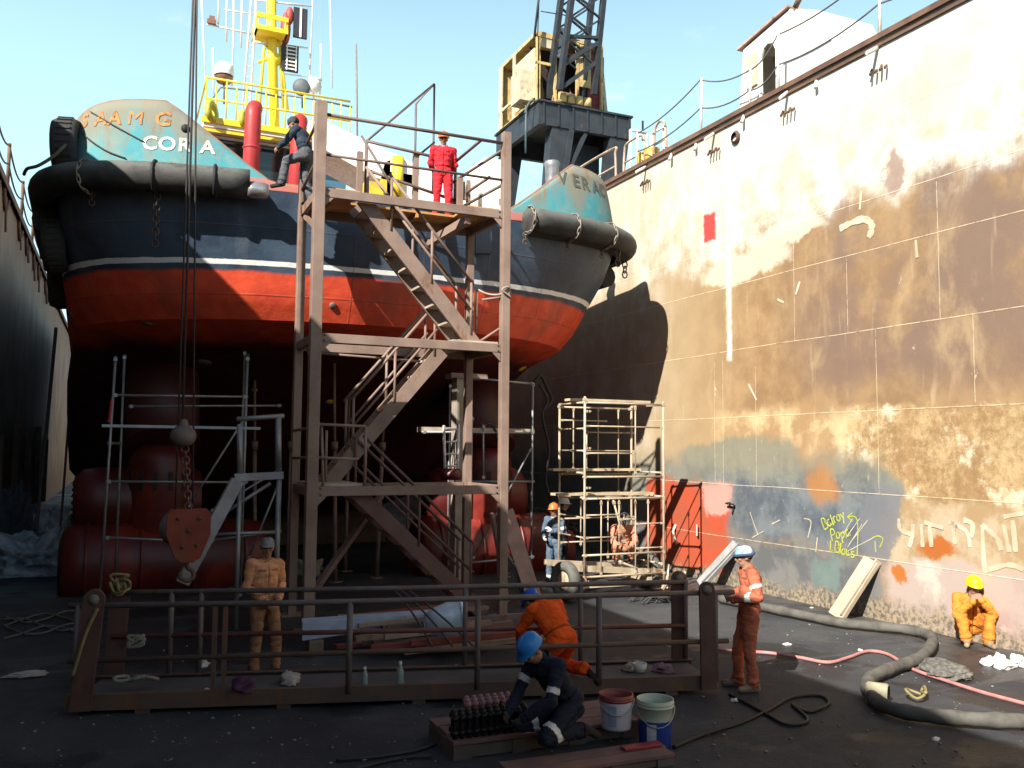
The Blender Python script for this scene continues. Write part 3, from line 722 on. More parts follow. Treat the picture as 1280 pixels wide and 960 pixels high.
# thrusters under the stern
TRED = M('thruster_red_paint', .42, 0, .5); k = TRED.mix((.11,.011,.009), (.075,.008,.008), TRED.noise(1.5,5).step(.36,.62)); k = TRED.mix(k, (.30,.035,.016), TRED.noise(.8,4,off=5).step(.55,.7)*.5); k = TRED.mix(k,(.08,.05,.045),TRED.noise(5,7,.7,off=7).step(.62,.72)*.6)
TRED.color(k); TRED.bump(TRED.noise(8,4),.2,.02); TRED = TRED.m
DKST = plain('dark_slot_steel', (.03,.02,.02))
for cx in (.85, 8.2):
    yb = 20.0
    th = thing('thruster', None, None, (0,0,0)); th.parent = ship; th.location = Vec((cx,yb,0))-ship.location
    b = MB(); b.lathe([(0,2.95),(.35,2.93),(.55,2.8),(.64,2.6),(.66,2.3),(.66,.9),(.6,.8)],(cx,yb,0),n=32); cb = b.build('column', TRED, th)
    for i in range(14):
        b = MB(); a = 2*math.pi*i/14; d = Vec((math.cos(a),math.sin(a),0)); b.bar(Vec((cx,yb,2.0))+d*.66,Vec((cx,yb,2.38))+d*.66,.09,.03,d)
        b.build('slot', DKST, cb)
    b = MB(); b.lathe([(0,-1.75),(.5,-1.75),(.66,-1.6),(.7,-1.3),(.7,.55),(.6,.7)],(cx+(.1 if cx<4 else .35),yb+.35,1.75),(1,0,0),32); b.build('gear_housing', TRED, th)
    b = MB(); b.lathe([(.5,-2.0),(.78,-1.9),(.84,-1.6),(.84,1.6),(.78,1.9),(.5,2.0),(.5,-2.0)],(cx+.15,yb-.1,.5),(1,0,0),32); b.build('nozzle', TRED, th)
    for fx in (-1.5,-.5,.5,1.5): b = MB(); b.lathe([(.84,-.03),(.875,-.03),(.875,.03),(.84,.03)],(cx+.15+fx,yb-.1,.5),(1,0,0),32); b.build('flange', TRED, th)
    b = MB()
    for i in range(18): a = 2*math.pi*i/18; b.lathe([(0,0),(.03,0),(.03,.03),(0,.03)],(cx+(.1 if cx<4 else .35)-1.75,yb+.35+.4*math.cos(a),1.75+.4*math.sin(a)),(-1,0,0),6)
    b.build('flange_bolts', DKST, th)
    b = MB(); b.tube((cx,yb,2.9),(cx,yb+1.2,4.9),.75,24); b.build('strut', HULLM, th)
for y in (27,33,40):
    b = MB(); b.box((XC-3,y,0),(XC+3,y+1.2,1.0)); o = b.build('keel_block', worn('timber_block', (.12,.09,.06), None, 0, .9)); tag(o, 'timber keel block under the tug hull, %s row'%({27:'nearest',33:'middle',40:'farthest'}[y]), 'keel block', 'keel blocks under the tug')

# ---- superstructure
SUP = worn('ship_white_paint', (.76,.73,.68), (.70,.64,.56), .18, .5); YELB = worn('bright_yellow_paint', (.78,.58,.03), (.70,.47,.02), .12, .45); DGL = M('dark_wheelhouse_glass', .08, 0, .6).color((.012,.02,.022)).m
BGL = M('blue_reflecting_glass', .05, 0, .8).color((.05,.12,.18)).m
FUN = worn('funnel_red_paint', (.42,.028,.03), (.34,.03,.03), .15, .5)
YW = 26.0
def s_at(x,y,Y=YW): return at(x,y,Y=Y)
wh = thing('wheelhouse', None, None); wh.parent = ship; wh.location = Vec((XC,YW,7.6))-ship.location
x0, x1 = s_at(258,200).x, s_at(428,200).x; zr = s_at(340,168).z
b = MB(); b.box((x0+.1,YW+.1,7.56),(x1-.1,YW+4,zr-.25)); b.build('wall', SUP, wh)
b = MB(); b.box((x0+.25,YW+.04,9.6),(x1-.75,YW+.1,zr-.35)); b.build('aft_window', DGL, wh)
b = MB()
for i in range(4): xx = x0+.25+(x1-.75-x0-.25)*i/3; b.box((xx-.04,YW,9.6),(xx+.04,YW+.05,zr-.35))
b.build('window_mullion', worn('dark_green_frame', (.04,.06,.055), None, .2), wh)
p = s_at(418,210); b = MB(); b.prism([(p.x-.5,YW+.06,p.z-.75),(p.x+.35,YW+.06,p.z-.75),(p.x+.48,YW+.06,p.z+.35),(p.x-.5,YW+.06,p.z+.5)],(0,.05,0)); b.build('side_window', BGL, wh, bevel=.03)
b = MB(); b.box((x0-.15,YW-.5,zr-.22),(x1+.3,YW+4.3,zr)); rf = b.build('roof', SUP, wh)
b = MB(); b.box((x0-.2,YW-.56,zr-.12),(x1+.36,YW-.51,zr+.05)); b.bar((x0-.18,YW-.5,zr-.32),(x1+.3,YW-.5,zr-.32),.06,.08); b.build('roof_edge', YELB, rf)
# yellow railing and ribs on the roof
zt = s_at(340,118).z
rl = thing('bridge_railing', None, None); rl.parent = ship; rl.location = Vec((XC,YW,zr))-ship.location
for i in range(16):
    xx = x0-.1+(x1-x0+.2)*i/15; b = MB(); b.tube((xx,YW-.45,zr),(xx,YW-.45,zt-.15*(i%2)),.022); b.build('post', YELB, rl)
b = MB(); b.tube((x0-.1,YW-.45,zt),(x1+.1,YW-.45,zt),.035); b.tube((x0-.1,YW-.45,(zr+zt)/2),(x1+.1,YW-.45,(zr+zt)/2),.03); b.tube((x0-.1,YW-.45,zt),(x0-.1,YW+3,zt),.03); b.build('rail', YELB, rl)
b = MB(); q = s_at(262,148); b.lathe([(.16,-.07),(.30,-.07),(.30,.07),(.16,.07),(.16,-.07)],(q.x,q.y-.6,q.z),(1,-.6,.1),20); HRM = worn('yellow_green_hose', (.50,.48,.05), None, .1); b.build('hose_reel', HRM, rl); b = MB(); b.lathe([(.1,-.06),(.26,-.08),(.26,.08),(.1,.06),(.1,-.06)],(q.x+.9,q.y-.5,q.z-.05),(1,-.6,.1),18); b.build('hose_reel', HRM, rl)
b = MB(); b.poly([s_at(262,128),s_at(276,109),s_at(312,113),s_at(352,122)],.03,6); b.poly([s_at(352,118),s_at(404,126),s_at(440,134)],.03,6); b.build('top_rail', plain('grey_green_pipe', (.16,.2,.2)), rl)
# funnels
for (xa,ya,xb,yb_,rr,zz0) in ((317,133,312,190,.22,24.6),(374,150,368,232,.22,24.4)):
    a = at(xa,ya,Y=zz0); e = at(xb,yb_,Y=zz0); e.z = 7.56
    b = MB(); b.poly([e, a-Vec((0,0,.35)), a-Vec((0,0,.12)), a+Vec((.05,.12,0)), a+Vec((.08,.35,.04))], rr, 16, rr=[rr*1.05,rr,rr,rr*.98,rr*.9]); fo = b.build('funnel', FUN, ship)
    b = MB()
    for fz in (.25,.5,.75): c = e.lerp(a,fz); b.lathe([(rr+.01,-.03),(rr+.035,0),(rr+.01,.03)],c,(a-e),16)
    b.build('funnel_ring', FUN, fo)
# mast
YM = 27.5
mt_ = thing('mast', None, None); mt_.parent = ship; mp_ = at(345,130,Y=YM); mt_.location = Vec((mp_.x,YM,zr))-ship.location
A = lambda x,y: at(x,y,Y=YM)
def mpoly(name, pts, r_, mat, n=8):
    b = MB(); b.poly([A(*p) if len(p)==2 else p for p in pts], r_, n); return b.build(name, mat, mt_)
bt = A(346,140); bt.z = zr
mpoly('mast_tube', [tuple(bt), tuple(A(340,60)), tuple(A(338,-60))], .15, YELB, 16)
for q in ([(324,140),(330,62),(336,50)],[(360,140),(352,80),(345,68)],[(354,135),(350,60),(346,40)]): mpoly('stay_leg', q, .045, YELB)
for q in ([(312,150),(318,40),(322,-40)],[(303,140),(314,0),(316,-40)]): mpoly('ladder_rail', q, .035, SUP)
b = MB()
for i in range(14): y = 135-i*13; b.tube(A(312+ (135-y)*.06,y),A(306+(135-y)*.09,y),.022)
b.build('ladder_rung', SUP, mt_)
pa, pb = A(318,26), A(356,52); b = MB(); b.box((pa.x,YM-.55,pb.z),(pb.x,YM+.5,pb.z+.08)); b.box((pa.x,YM-.55,pb.z),(pa.x+.05,YM+.5,pa.z)); b.box((pb.x-.05,YM-.55,pb.z),(pb.x,YM+.5,pa.z)); b.box((pa.x,YM-.6,pa.z-.12),(pb.x,YM-.56,pa.z+.02)); b.box((pa.x+.05,YM+.4,pb.z),(pb.x-.05,YM+.45,pa.z)); b.box((pa.x,YM-.6,pb.z-.02),(pb.x,YM-.56,pb.z+.12)); b.build('crows_nest', YELB, mt_)
b = MB(); b.lathe([(0,-.12),(.2,-.12),(.24,0),(.2,.12),(0,.14)],A(342,74),(0,-1,0),16); b.build('horn', YELB, mt_)
PAN = worn('dark_louvre_panel', (.035,.035,.04), None, .15, .5)
for (xa,ya,xb,yb_,nb) in ((367,10,383,50,2),(352,56,372,92,7)):
    p0, p1 = A(xa,ya), A(xb,yb_); b = MB(); b.box((p0.x,YM-.1,p1.z),(p1.x,YM,p0.z)); pn = b.build('signal_board', PAN, mt_)
    b = MB()
    if nb == 2: b.box(((p0.x+p1.x)/2-.03,YM-.13,p1.z),((p0.x+p1.x)/2+.03,YM-.105,p0.z))
    else:
        for i in range(nb): z_ = p1.z+(p0.z-p1.z)*(i+.5)/nb; b.box((p0.x+.12,YM-.13,z_-.02),(p1.x-.05,YM-.105,z_+.02))
        b.box((p0.x+.14,YM-.16,p1.z),(p0.x+.17,YM-.131,p0.z)); b.box((p1.x-.1,YM-.16,p1.z),(p1.x-.07,YM-.131,p0.z))
    b.build('lath', SUP, pn)
b = MB(); b.ell(A(357,36),(.16,.16,.55)); b.ell(A(362,20),(.13,.13,.3)); b.build('red_lamp_cover', worn('dull_red_paint', (.40,.06,.05), None, 0), mt_)
for q,r_ in (([(258,30),(316,43)],.03),([(280,12),(318,18)],.025),([(318,52),(385,60)],.03),([(318,0),(390,8)],.03),([(350,92),(386,96)],.025),([(345,70),(322,78)],.05)): mpoly('yard', q, r_, SUP if r_ < .05 else YELB)
for q in ([(283,52),(284,-30)],[(273,30),(273,-30)],[(258,120),(252,0)],[(267,118),(266,60)],[(290,108),(292,40),(292,-20)],[(386,120),(391,0),(391,-40)],[(301,60),(303,-20)],[(415,110),(412,-20)],[(400,118),(401,55)]): mpoly('whip_aerial', q, .028, SUP, 6)
mpoly('whip_aerial', [(447,240),(446,130),(445,55)], .035, plain('grey_pole', (.2,.19,.19)), 6)
b = MB(); c = A(264,26); b.box((c.x-.12,YM-.1,c.z-.12),(c.x+.14,YM+.1,c.z+.02)); b.box((c.x-.06,YM-.06,c.z+.03),(c.x+.1,YM+.06,c.z+.14)); b.build('masthead_lamp', worn('brown_lamp', (.24,.12,.08), None, 0), mt_)
b = MB(); c = A(280,95); b.lathe([(0,.42),(.16,.40),(.27,.3),(.3,.1),(.28,0)],c,n=20); b.build('dome_aerial', plain('dome_white', (.82,.82,.80), .4), mt_)
b = MB(); c = A(280,97); b.lathe([(.27,0),(.2,-.16),(0,-.18)],c,n=20); b.tube(c-Vec((0,0,.1)),A(280,130),.03); b.build('dome_bracket', worn('rusty_bracket', (.28,.13,.08), None, .3), mt_)
b = MB(); c = A(377,110); b.lathe([(0,-.05),(.2,-.05),(.26,0),(.27,.1),(.2,.16),(0,.18)],c,(-.3,-1,-.1),20); b.tube(c,A(378,135),.03); b.build('searchlight', worn('grey_searchlight', (.10,.115,.125), None, .1), mt_)
b = MB(); c = A(392,108); b.lathe([(0,-.12),(.16,-.12),(.22,0),(.2,.15),(0,.16)],c,(.4,-1,0),18); b.tube(c,A(392,135),.03); b.tube(A(386,97),A(402,100),.06); b.build('radar_scanner', SUP, mt_)
b = MB(); b.box(A(372,168),A(374,168)+Vec((1,.6,.5))); b.build('signal_locker', SUP, mt_)
# white casing and sloping awning starboard of the wheelhouse
Y2 = 23.0
B2 = lambda x,y: at(x,y,Y=Y2)
b = MB(); b.prism([B2(404,150),B2(404,186),B2(470,222),B2(520,232),B2(520,205)],(0,1.6,0)); b.build('sloping_awning', plain('awning_white', (.80,.78,.74), .8, bump=.2), ship)
b = MB(); c0 = B2(484,214); c1 = B2(598,214); b.box((c0.x,Y2,7.56),(c1.x,Y2+2,c0.z)); b.box((c0.x+.5,Y2+.1,c0.z),(c0.x+1.3,Y2+1,c0.z+.25)); b.build('winch_house', SUP, ship)
b = MB(); c0 = B2(497,212); b.tube(c0-Vec((0,0,.8)),c0+Vec((0,0,.35)),.16,14); b.build('yellow_bollard', YELB, ship)
b = MB(); c0 = B2(463,248); b.box((c0.x-.25,Y2-.4,7.56),(c0.x+.25,Y2,c0.z+.35)); b.prism([B2(470,248),B2(488,250),B2(488,200),B2(481,203)],(0,.1,0)); b.build('yellow_locker', worn('ochre_paint', (.62,.44,.04), None, .35), ship)
b = MB(); c0 = B2(605,240); c1 = B2(632,188); b.box((c0.x,Y2,7.56),(c1.x-.15,Y2+1.5,c1.z-.3)); b.build('vent_casing', SUP, ship)
b = MB(); 
for i in range(6): b.bar((c0.x+.62,Y2-.02,8.3+i*.35),(c1.x-.2,Y2-.02,8.3+i*.35),.03,.16)
b.build('casing_grille', plain('grille_grey', (.22,.21,.20)), ship)
b = MB(); b.ell(at(566,236,Y=17.2),(.22,.16,.34)); b.build('net_bundle', plain('blue_grey_net', (.22,.30,.38)), ship)
b = MB(); c = at(690,210,Y=18.8); b.lathe([(0,.16),(.17,.16),(.2,.1),(.17,.02),(.15,-.5)],c,n=18); b.build('mooring_bitt', plain('bare_steel', (.3,.3,.31), .45, .6), ship)
# ================================================================== STAIR TOWER
TS = worn('tan_primer_steel', (.235,.165,.132), (.175,.12,.096), .32, .65, scale=2.2, bump=.12)
TD = worn('maroon_primer_steel', (.13,.075,.07), (.10,.055,.05), .2, .7, scale=2.2)
PLK = worn('orange_scaffold_boards', (.46,.25,.09), (.36,.18,.06), .1, .8, scale=4)
TREAD = worn('pale_dusty_treads', (.42,.35,.28), None, .1, .8)
X0,X1,Y0,Y1 = 2.85,6.20,14.28,15.72
LZ = [2.20,4.69,7.10]
tw = thing('stair_tower', 'tan steel stair tower with zigzag flights against the tug stern', 'stair tower', (4.5,15,0))
for (x,y,zt,wd) in ((X0,Y0,8.62,.18),(X1,Y0,8.62,.15),(X0,Y1,8.1,.14),(X1-.12,Y1,7.2,.14)):
    b = MB(); b.box((x-wd/2,y-wd/2,0),(x+wd/2,y+wd/2,zt)); b.box((x-.2,y-.2,0.0),(x+.2,y+.2,.02)); b.build('post', TS, tw, bevel=.008)
for z in LZ:
    for nm,a,e in (('f',(X0+.09,Y0,z),(X1-.075,Y0,z)),('r',(X0+.07,Y1,z),(X1-.2,Y1,z)),('l',(X0,Y0+.09,z),(X0,Y1-.07,z)),('q',(X1-.02,Y0+.08,z),(X1-.1,Y1-.07,z))):
        b = MB(); b.bar(a,e,.08,.15); b.build('beam', TS, tw, bevel=.006)
b = MB(); b.bar((X0+.1,Y0+.05,.62),(X1-1.75,Y1,2.1),.09,.09); b.build('brace', TD, tw)
b = MB(); b.bar((X0+.02,Y0+.1,4.2),(X0+.02,Y0+.7,4.62),.06,.08); b.bar((X0+.02,Y0+.1,6.5),(X0+.02,Y1-.1,7.03),.06,.08); b.build('brace', TS, tw)
b = MB(); b.bar((X1-.7,Y0+.06,6.95),(X1-1.1,Y1-.1,6.7),.12,.14); b.build('brace', TS, tw)
# gusset plates and bolted cleats where beams meet posts
for z in LZ:
    for x,s_ in ((X0,1),(X1,-1)):
        b = MB(); b.prism([(x+s_*.085,Y0-.03,z-.075),(x+s_*.085,Y0-.03,z-.24),(x+s_*.25,Y0-.03,z-.075)],(0,.012,0)); b.build('gusset', TS, tw)
        for dz in (-.045,.045):
            b = MB(); b.lathe([(0,0),(.016,0),(.016,.014),(0,.016)],(x+s_*.14,Y0-.041,z+dz),(0,-1,0),6); b.build('cleat_bolt', TD, tw)
# platforms (boards, with an opening over each flight)
def platform(z, rects, mat=PLK):
    b = MB()
    for x0,x1,y0,y1 in rects:
        n = max(1,int((y1-y0)/.2))
        for i in range(n):
            ya = y0+(y1-y0)*i/n; b.box((x0,ya+.006,z+.078),(x1,ya+(y1-y0)/n-.006,z+.078+.04+.004*(i%2)))
    for x0,x1,y0,y1 in rects[:1]:
        xx = x0+.3
        while xx < x1: b.bar((xx,y0,z+.035),(xx,y1,z+.035),.05,.08); xx += .8
    b.build('platform', mat, tw)
platform(LZ[2],[(X0+.05,X1-.1,15.08,Y1),(X0+.05,3.55,Y0+.05,15.08),(5.5,X1-.1,Y0+.05,15.08)])
platform(LZ[1],[(5.25,X1-.1,Y0+.05,Y1),(X0+.05,3.2,15.1,Y1)], TREAD)
platform(LZ[0],[(X0+.05,3.7,Y0+.05,Y1)], TREAD)
def flight(xa,za,xb,zb,ya,yb,n,mt,st_front,rail_sides):
    """from the top (xa,za) down to (xb,zb)"""
    fl = bpy.data.objects.new('stair_flight', None); col.objects.link(fl); fl.parent = tw; fl.location = Vec((xb,ya,zb))-tw.location
    for y in (ya,yb):
        b = MB(); a,e = Vec((xa,y,za)),Vec((xb,y,zb)); d = (e-a).normalized(); b.bar(a,e,.014,.25); fo = .05*(1 if y == yb else -1)
        up = Vec((0,1,0)).cross(d).normalized(); b.bar(a+up*.118+Vec((0,-fo/2,0)),e+up*.118+Vec((0,-fo/2,0)),.05,.014); b.bar(a-up*.118+Vec((0,-fo/2,0)),e-up*.118+Vec((0,-fo/2,0)),.05,.014)
        b.build('stringer', mt, fl)
    for i in range(n):
        t = (i+.6)/n; x = xa+(xb-xa)*t; z = za+(zb-za)*t
        b = MB(); b.box((x-.13,ya+.01,z-.02),(x+.13,yb-.01,z+.018)); b.build('tread', st_front, fl)
    for y,ta,te in rail_sides:
        b = MB(); d = Vec((xb-xa,0,zb-za)); P = lambda t,h: Vec((xa,y,za))+d*t+Vec((0,0,h))
        b.tube(P(ta,1.02),P(te,1.02),.028); b.tube(P(ta,.52),P(te,.52),.024)
        for t in (ta+.02,(ta+te)/2,te-.02): b.tube(P(t,.08),P(t,1.02),.025)
        b.build('handrail', mt, fl)
    return fl
flight(3.62,7.12,5.72,4.72,14.42,15.08,8,TS,TREAD,[(14.42,.22,.97),(15.08,.1,.95)])
flight(5.35,4.70,3.25,2.22,15.12,15.66,8,TS,TREAD,[(15.12,.06,.8),(15.66,.06,.8)])
flight(3.60,2.20,5.95,.02,14.42,15.08,8,TD,TREAD,[(14.42,.05,.9),(15.08,.05,.9)])
# guard rails
def guard(pts_list, r_=.028, mat=TS):
    b = MB()
    for pts in pts_list: b.poly(pts, r_, 8)
    b.build('guard_rail', mat, tw)
DKR = worn('brown_pipe_rail', (.14,.095,.08), None, .3, .6)
zr1, zr2 = 8.42, 7.74
guard([[(X0+.05,Y0,zr1),(X1-.05,Y0,zr1)]], .032, DKR); guard([[(X0+.05,Y0,zr2),(X1-.05,Y0,zr2)]], .024, DKR)
guard([[(X0,Y0+.08,zr1),(X0-.02,Y1-.05,8.2)],[(X0,Y0+.08,zr2),(X0-.02,Y1-.05,7.5)],[(X0-.02,Y1-.04,7.1),(X0-.02,Y1-.04,8.2)]], .028, DKR)
guard([[(3.97,15.62,8.56),(5.72,15.62,8.42)],[(3.97,15.62,8.02),(5.72,15.62,7.66)],[(3.97,15.62,7.15),(3.97,15.62,8.56)],[(5.72,15.62,7.15),(5.72,15.62,8.42)]], .03, DKR)
guard([[(5.72,15.62,8.42),(5.72,Y0,8.42)],[(5.72,15.62,7.66),(6.05,Y0+.4,7.9)],[(X1,Y0+.1,8.35),(X1-.55,Y1,8.0)],[(X1,Y0+.1,7.7),(X1-.5,Y1,7.45)]], .028, DKR)
# tall pipe frame leading over to the ship
pB = at(543,105,Y=16.15); pC = at(520,130,Y=15.75)
guard([[(3.97,15.62,8.56),tuple(pB),tuple(pC),(pC.x,15.75,7.1)],[tuple(pB),(pB.x,16.15,7.9)],[tuple(at(521,196,Y=15.78)),tuple(at(543,178,Y=16.12))],[tuple(at(452,170,Y=15.6)),tuple(at(498,246,Y=15.1))]], .022, DKR)
for q in ((449,15.5),(519,15.7)):
    p = at(q[0],240,Y=q[1]); b = MB(); b.box((p.x-.05,q[1]-.05,7.1),(p.x+.05,q[1]+.05,at(q[0],190,Y=q[1]).z)); b.build('stub_post', TS, tw)
b = MB(); p = at(578,236,Y=15.3); b.bar((p.x-.05,15.3,7.15),(p.x-.05,15.3,8.0),.1,.1); b.bar((p.x+.14,15.35,7.15),(p.x+.14,15.35,8.0),.07,.07); b.bar((p.x+.03,15.33,7.95),(p.x+.05,15.3,7.6),.05,.05); b.build('stub_post', TS, tw)
# lower guards
guard([[(X0-.05,Y1,3.2),(X0,Y0+.1,3.22),(X0+.1,Y0,3.28),(3.72,Y0,3.26)],[(X0-.05,Y1,2.72),(X0+.1,Y0,2.74),(3.6,Y0,2.72)],[(3.72,Y0,2.25),(3.72,Y0,3.26)],[(3.05,Y0+.05,2.25),(3.0,Y0+.05,3.26)],[(3.25,15.1,2.3),(3.25,15.1,3.2)]], .024)
guard([[(5.75,14.5,5.0),(5.75,14.5,5.75)],[(5.8,Y0+.1,5.55),(X1,Y0,5.62)],[(5.75,14.6,4.76),(X1,Y0+.05,5.1)],[(X0+.1,15.3,4.55),(5.0,15.4,4.5)]], .022)
b = MB(); b.poly(sag((5.78,14.5,5.75),(X1-.02,Y0-.05,5.68),.06,8),.018,6); b.poly(spline([(X1+.08,Y0-.1,5.6),(X1-.1,Y0-.12,5.72),(X1+.02,Y0-.1,5.78),(X1+.12,Y0,5.7)],5),.018,6); b.build('rope', plain('pale_rope', (.33,.30,.26), .9), tw)

# steel plank ramp at the foot of the tower, right
t = thing('steel_ramp', 'pinkish steel plank ramp leaning on the right leg of the stair tower', 'ramp', (6.8,14.6,0))
b = MB(); a, e = at(632,640,Y=14.6), at(664,728,Y=15.0); b.bar(a,(e.x+.1,e.y,.04),.30,.05,(0,1,0)); b.bar(a+Vec((-.12,.35,-.05)),(e.x-.3,e.y+.4,.06),.06,.1,(0,1,0)); b.build('plank', worn('pinkish_primer', (.42,.28,.25), None, .15), t)
b = MB(); a, e = at(632,690,Y=14.7), at(655,735,Y=15.2)
for i in range(5): b.bar(a+Vec((.05*i,.1,.03-.06*i)),(e.x-.05+.06*i,e.y,.06),.05,.05)
b.build('angle_bars', worn('grey_angle_iron', (.3,.28,.27), None, .2), t)

# sunlit timber strut behind the tower
t = thing('timber_shore', 'upright scorched timber shore standing behind the stair tower', 'shore', (6.55,17.0,0))
b = MB(); p = at(575,640,Y=17.0); b.box((p.x-.16,16.85,0),(p.x+.16,17.15,4.35)); b.build('baulk', worn('scorched_timber', (.36,.30,.24), (.24,.20,.17), .1, .85, scale=1.6), t)
b = MB(); b.box((p.x-.3,16.8,4.352),(p.x+.5,17.2,4.45)); b.build('cap', TS, t)
# white ladder
t = thing('ladder', 'short white aluminium ladder beside the timber shore', 'ladder', tuple(at(563,600,Y=16.6)))
a, e = at(555,532,Y=16.6), at(556,592,Y=16.4); a2, e2 = at(573,530,Y=16.6), at(572,592,Y=16.4)
b = MB(); b.tube(a,e,.03); b.tube(a2,e2,.03); b.build('rail', plain('white_alloy', (.7,.7,.7), .4, .3), t)
b = MB(); [b.tube(a.lerp(e,f_),a2.lerp(e2,f_),.022) for f_ in (.1,.35,.6,.85)]; b.build('rung', plain('white_alloy_rung', (.65,.65,.65), .4, .3), t)
b = MB(); c = (e+e2)/2; b.lathe([(0,-.12),(.2,-.12),(.22,0),(.16,.1),(0,.1)],c,n=16); b.build('base_pot', TRED, t)

# ================================================================== TUBE SCAFFOLDS
GALV = worn('galvanised_tube', (.30,.31,.31), (.21,.22,.23), .08, .45, .5)
def tubes(parent, name, pairs, r_=.024, mat=GALV):
    for a,e in pairs:
        b = MB(); b.tube(a,e,r_); d = (Vec(e)-Vec(a)).normalized()
        for p in (Vec(a)+d*.06, Vec(e)-d*.06): b.bar(p-d*.03,p+d*.03,r_*2.7,r_*2.7)
        b.build(name, mat, parent)
YS = 17.6
S = lambda x,y,Y=YS: tuple(at(x,y,Y=Y))
t = thing('tube_scaffold', 'galvanised tube scaffold under the port quarter of the tug', 'scaffold', (1,YS,0))
xl, xr = at(136,560,Y=YS).x, at(306,560,Y=YS).x
tubes(t,'upright',[((xl-.05,YS,.05),(xl+.05,YS,at(140,445,Y=YS).z)),((xr,YS,.05),(xr,YS,at(309,445,Y=YS).z)),((xl+.2,YS+1.3,.05),(xl+.2,YS+1.3,4.7)),((xr+.1,YS+1.3,.05),(xr+.1,YS+1.3,4.9))])
tubes(t,'ledger',[(S(140,494),S(310,496)),(S(132,602),S(310,603)),(S(130,672),S(230,676)),(S(160,508,YS+1.3),S(352,507,YS+1.3)),((xl,YS,2.95),(xl+.2,YS+1.3,2.95)),((xr,YS,2.95),(xr+.1,YS+1.3,2.95)),(S(262,676),S(352,664))])
tubes(t,'brace',[(S(306,522),S(235,635)),(S(352,585),S(262,640)),(S(310,700),S(350,600))],.02)
b = MB(); a, e = at(135,532,Y=YS+.1), at(318,532,Y=YS+.1); b.box((a.x-.1,YS-.02,a.z-.03),(e.x+.1,YS+.35,a.z+.02)); b.build('scaffold_board', worn('pale_blue_grey_board', (.42,.47,.52), None, .1), t)
b = MB(); a = at(416-276,500,Y=YS); b.poly(sag(a,at(135,526,Y=YS),.15,5),.03,6); b.build('red_tape', plain('red_cloth', (.5,.04,.04)), t)
t = thing('tube_scaffold', 'galvanised tube scaffold between stair tower and mobile scaffold', 'scaffold', (7.3,17.6,0))
S2 = lambda x,y,Y=17.6: tuple(at(x,y,Y=Y))
tubes(t,'upright',[(S2(664,722),S2(666,478)),(S2(587,715),S2(590,520)),((6.9,19,.05),(6.9,19,4.4))])
tubes(t,'ledger',[(S2(585,472),S2(668,480)),(S2(527,540),S2(668,541)),(S2(585,602),S2(668,602)),(S2(560,706),S2(668,696)),(S2(604,530),S2(604,600))])
tubes(t,'brace',[(S2(664,560),S2(590,700))],.02)
b = MB(); b.box(Vec(S2(527,538))-Vec((0,0,.03)),Vec(S2(668,538))+Vec((0,.3,.03))); b.build('scaffold_board', TREAD, t)
b = MB(); b.poly(spline([S2(604,532),S2(610,530),S2(618,535),S2(624,560),S2(628,590)],6),.03,7); b.build('black_hose', plain('black_hose', (.03,.03,.03)), t)
# steel props standing under the stern
def make_prop(h):
    o = thing('steel_prop', 'thin rusty steel prop standing in the dark under the tug stern', 'prop', (0,0,0), 'steel props under the stern')
    b = MB(); b.tube((0,0,.02),(0,0,h*.62),.045); b.build('outer_tube', SCP, o)
    b = MB(); b.tube((0,0,h*.6),(0,0,h),.033); b.build('inner_tube', SCP, o)
    b = MB(); b.box((-.12,-.12,0),(.12,.12,.02)); b.build('base_plate', SCP, o)
    b = MB(); b.box((-.12,-.12,h),(.12,.12,h+.02)); b.build('head_plate', SCP, o)
    b = MB(); b.lathe([(.046,h*.58),(.075,h*.58),(.075,h*.62),(.046,h*.62)],n=12); b.build('collar', SCP, o); return o
SCP = worn('rusty_prop_steel', (.20,.15,.12), (.13,.09,.075), .4, .7)
pp = make_prop(4.9)
for i,(x,y) in enumerate(((2.3,19.2),(3.4,19.4),(4.4,19.2),(5.4,19.5),(2.9,20.6),(5.0,20.8))):
    o = pp if i == 0 else copy_tree(pp); o.location = (x,y,0); o.rotation_euler = (R(1.2*math.sin(i*2)),R(1.5*math.cos(i*3)),i)
# props beside the tower, left
t = thing('raking_prop', 'grey steel box prop leaning to the right above the red hook block', 'prop', tuple(at(230,735,z=0)))
YP = 14.9
b = MB(); a, e = at(297,600,Y=YP), at(228,728,Y=YP); b.bar(a,e,.22,.2); b.build('raker', worn('blue_grey_steel', (.33,.33,.35), None, .15), t)
b = MB(); b.bar(at(293,597,Y=YP),at(354,594,Y=YP),.1,.12); b.build('head_beam', worn('blue_grey_steel_beam', (.33,.33,.35), None, .15), t)
b = MB(); b.tube(at(300,600,Y=YP),(at(300,600,Y=YP).x,YP,0.0),.04); b.tube(at(349,596,Y=YP),(at(349,596,Y=YP).x,YP,0.0),.045); b.tube(at(348,520,Y=YP),at(348,596,Y=YP),.05); b.tube(at(300,530,Y=YP),at(300,600,Y=YP),.05); b.tube(at(296,524,Y=YP),at(355,520,Y=YP),.04); b.build('leg', GALV, t)
b = MB(); b.tube(at(270,668,Y=YP),at(345,665,Y=YP),.03); b.tube(at(283,640,Y=YP),at(338,604,Y=YP),.03); b.build('tie', GALV, t)

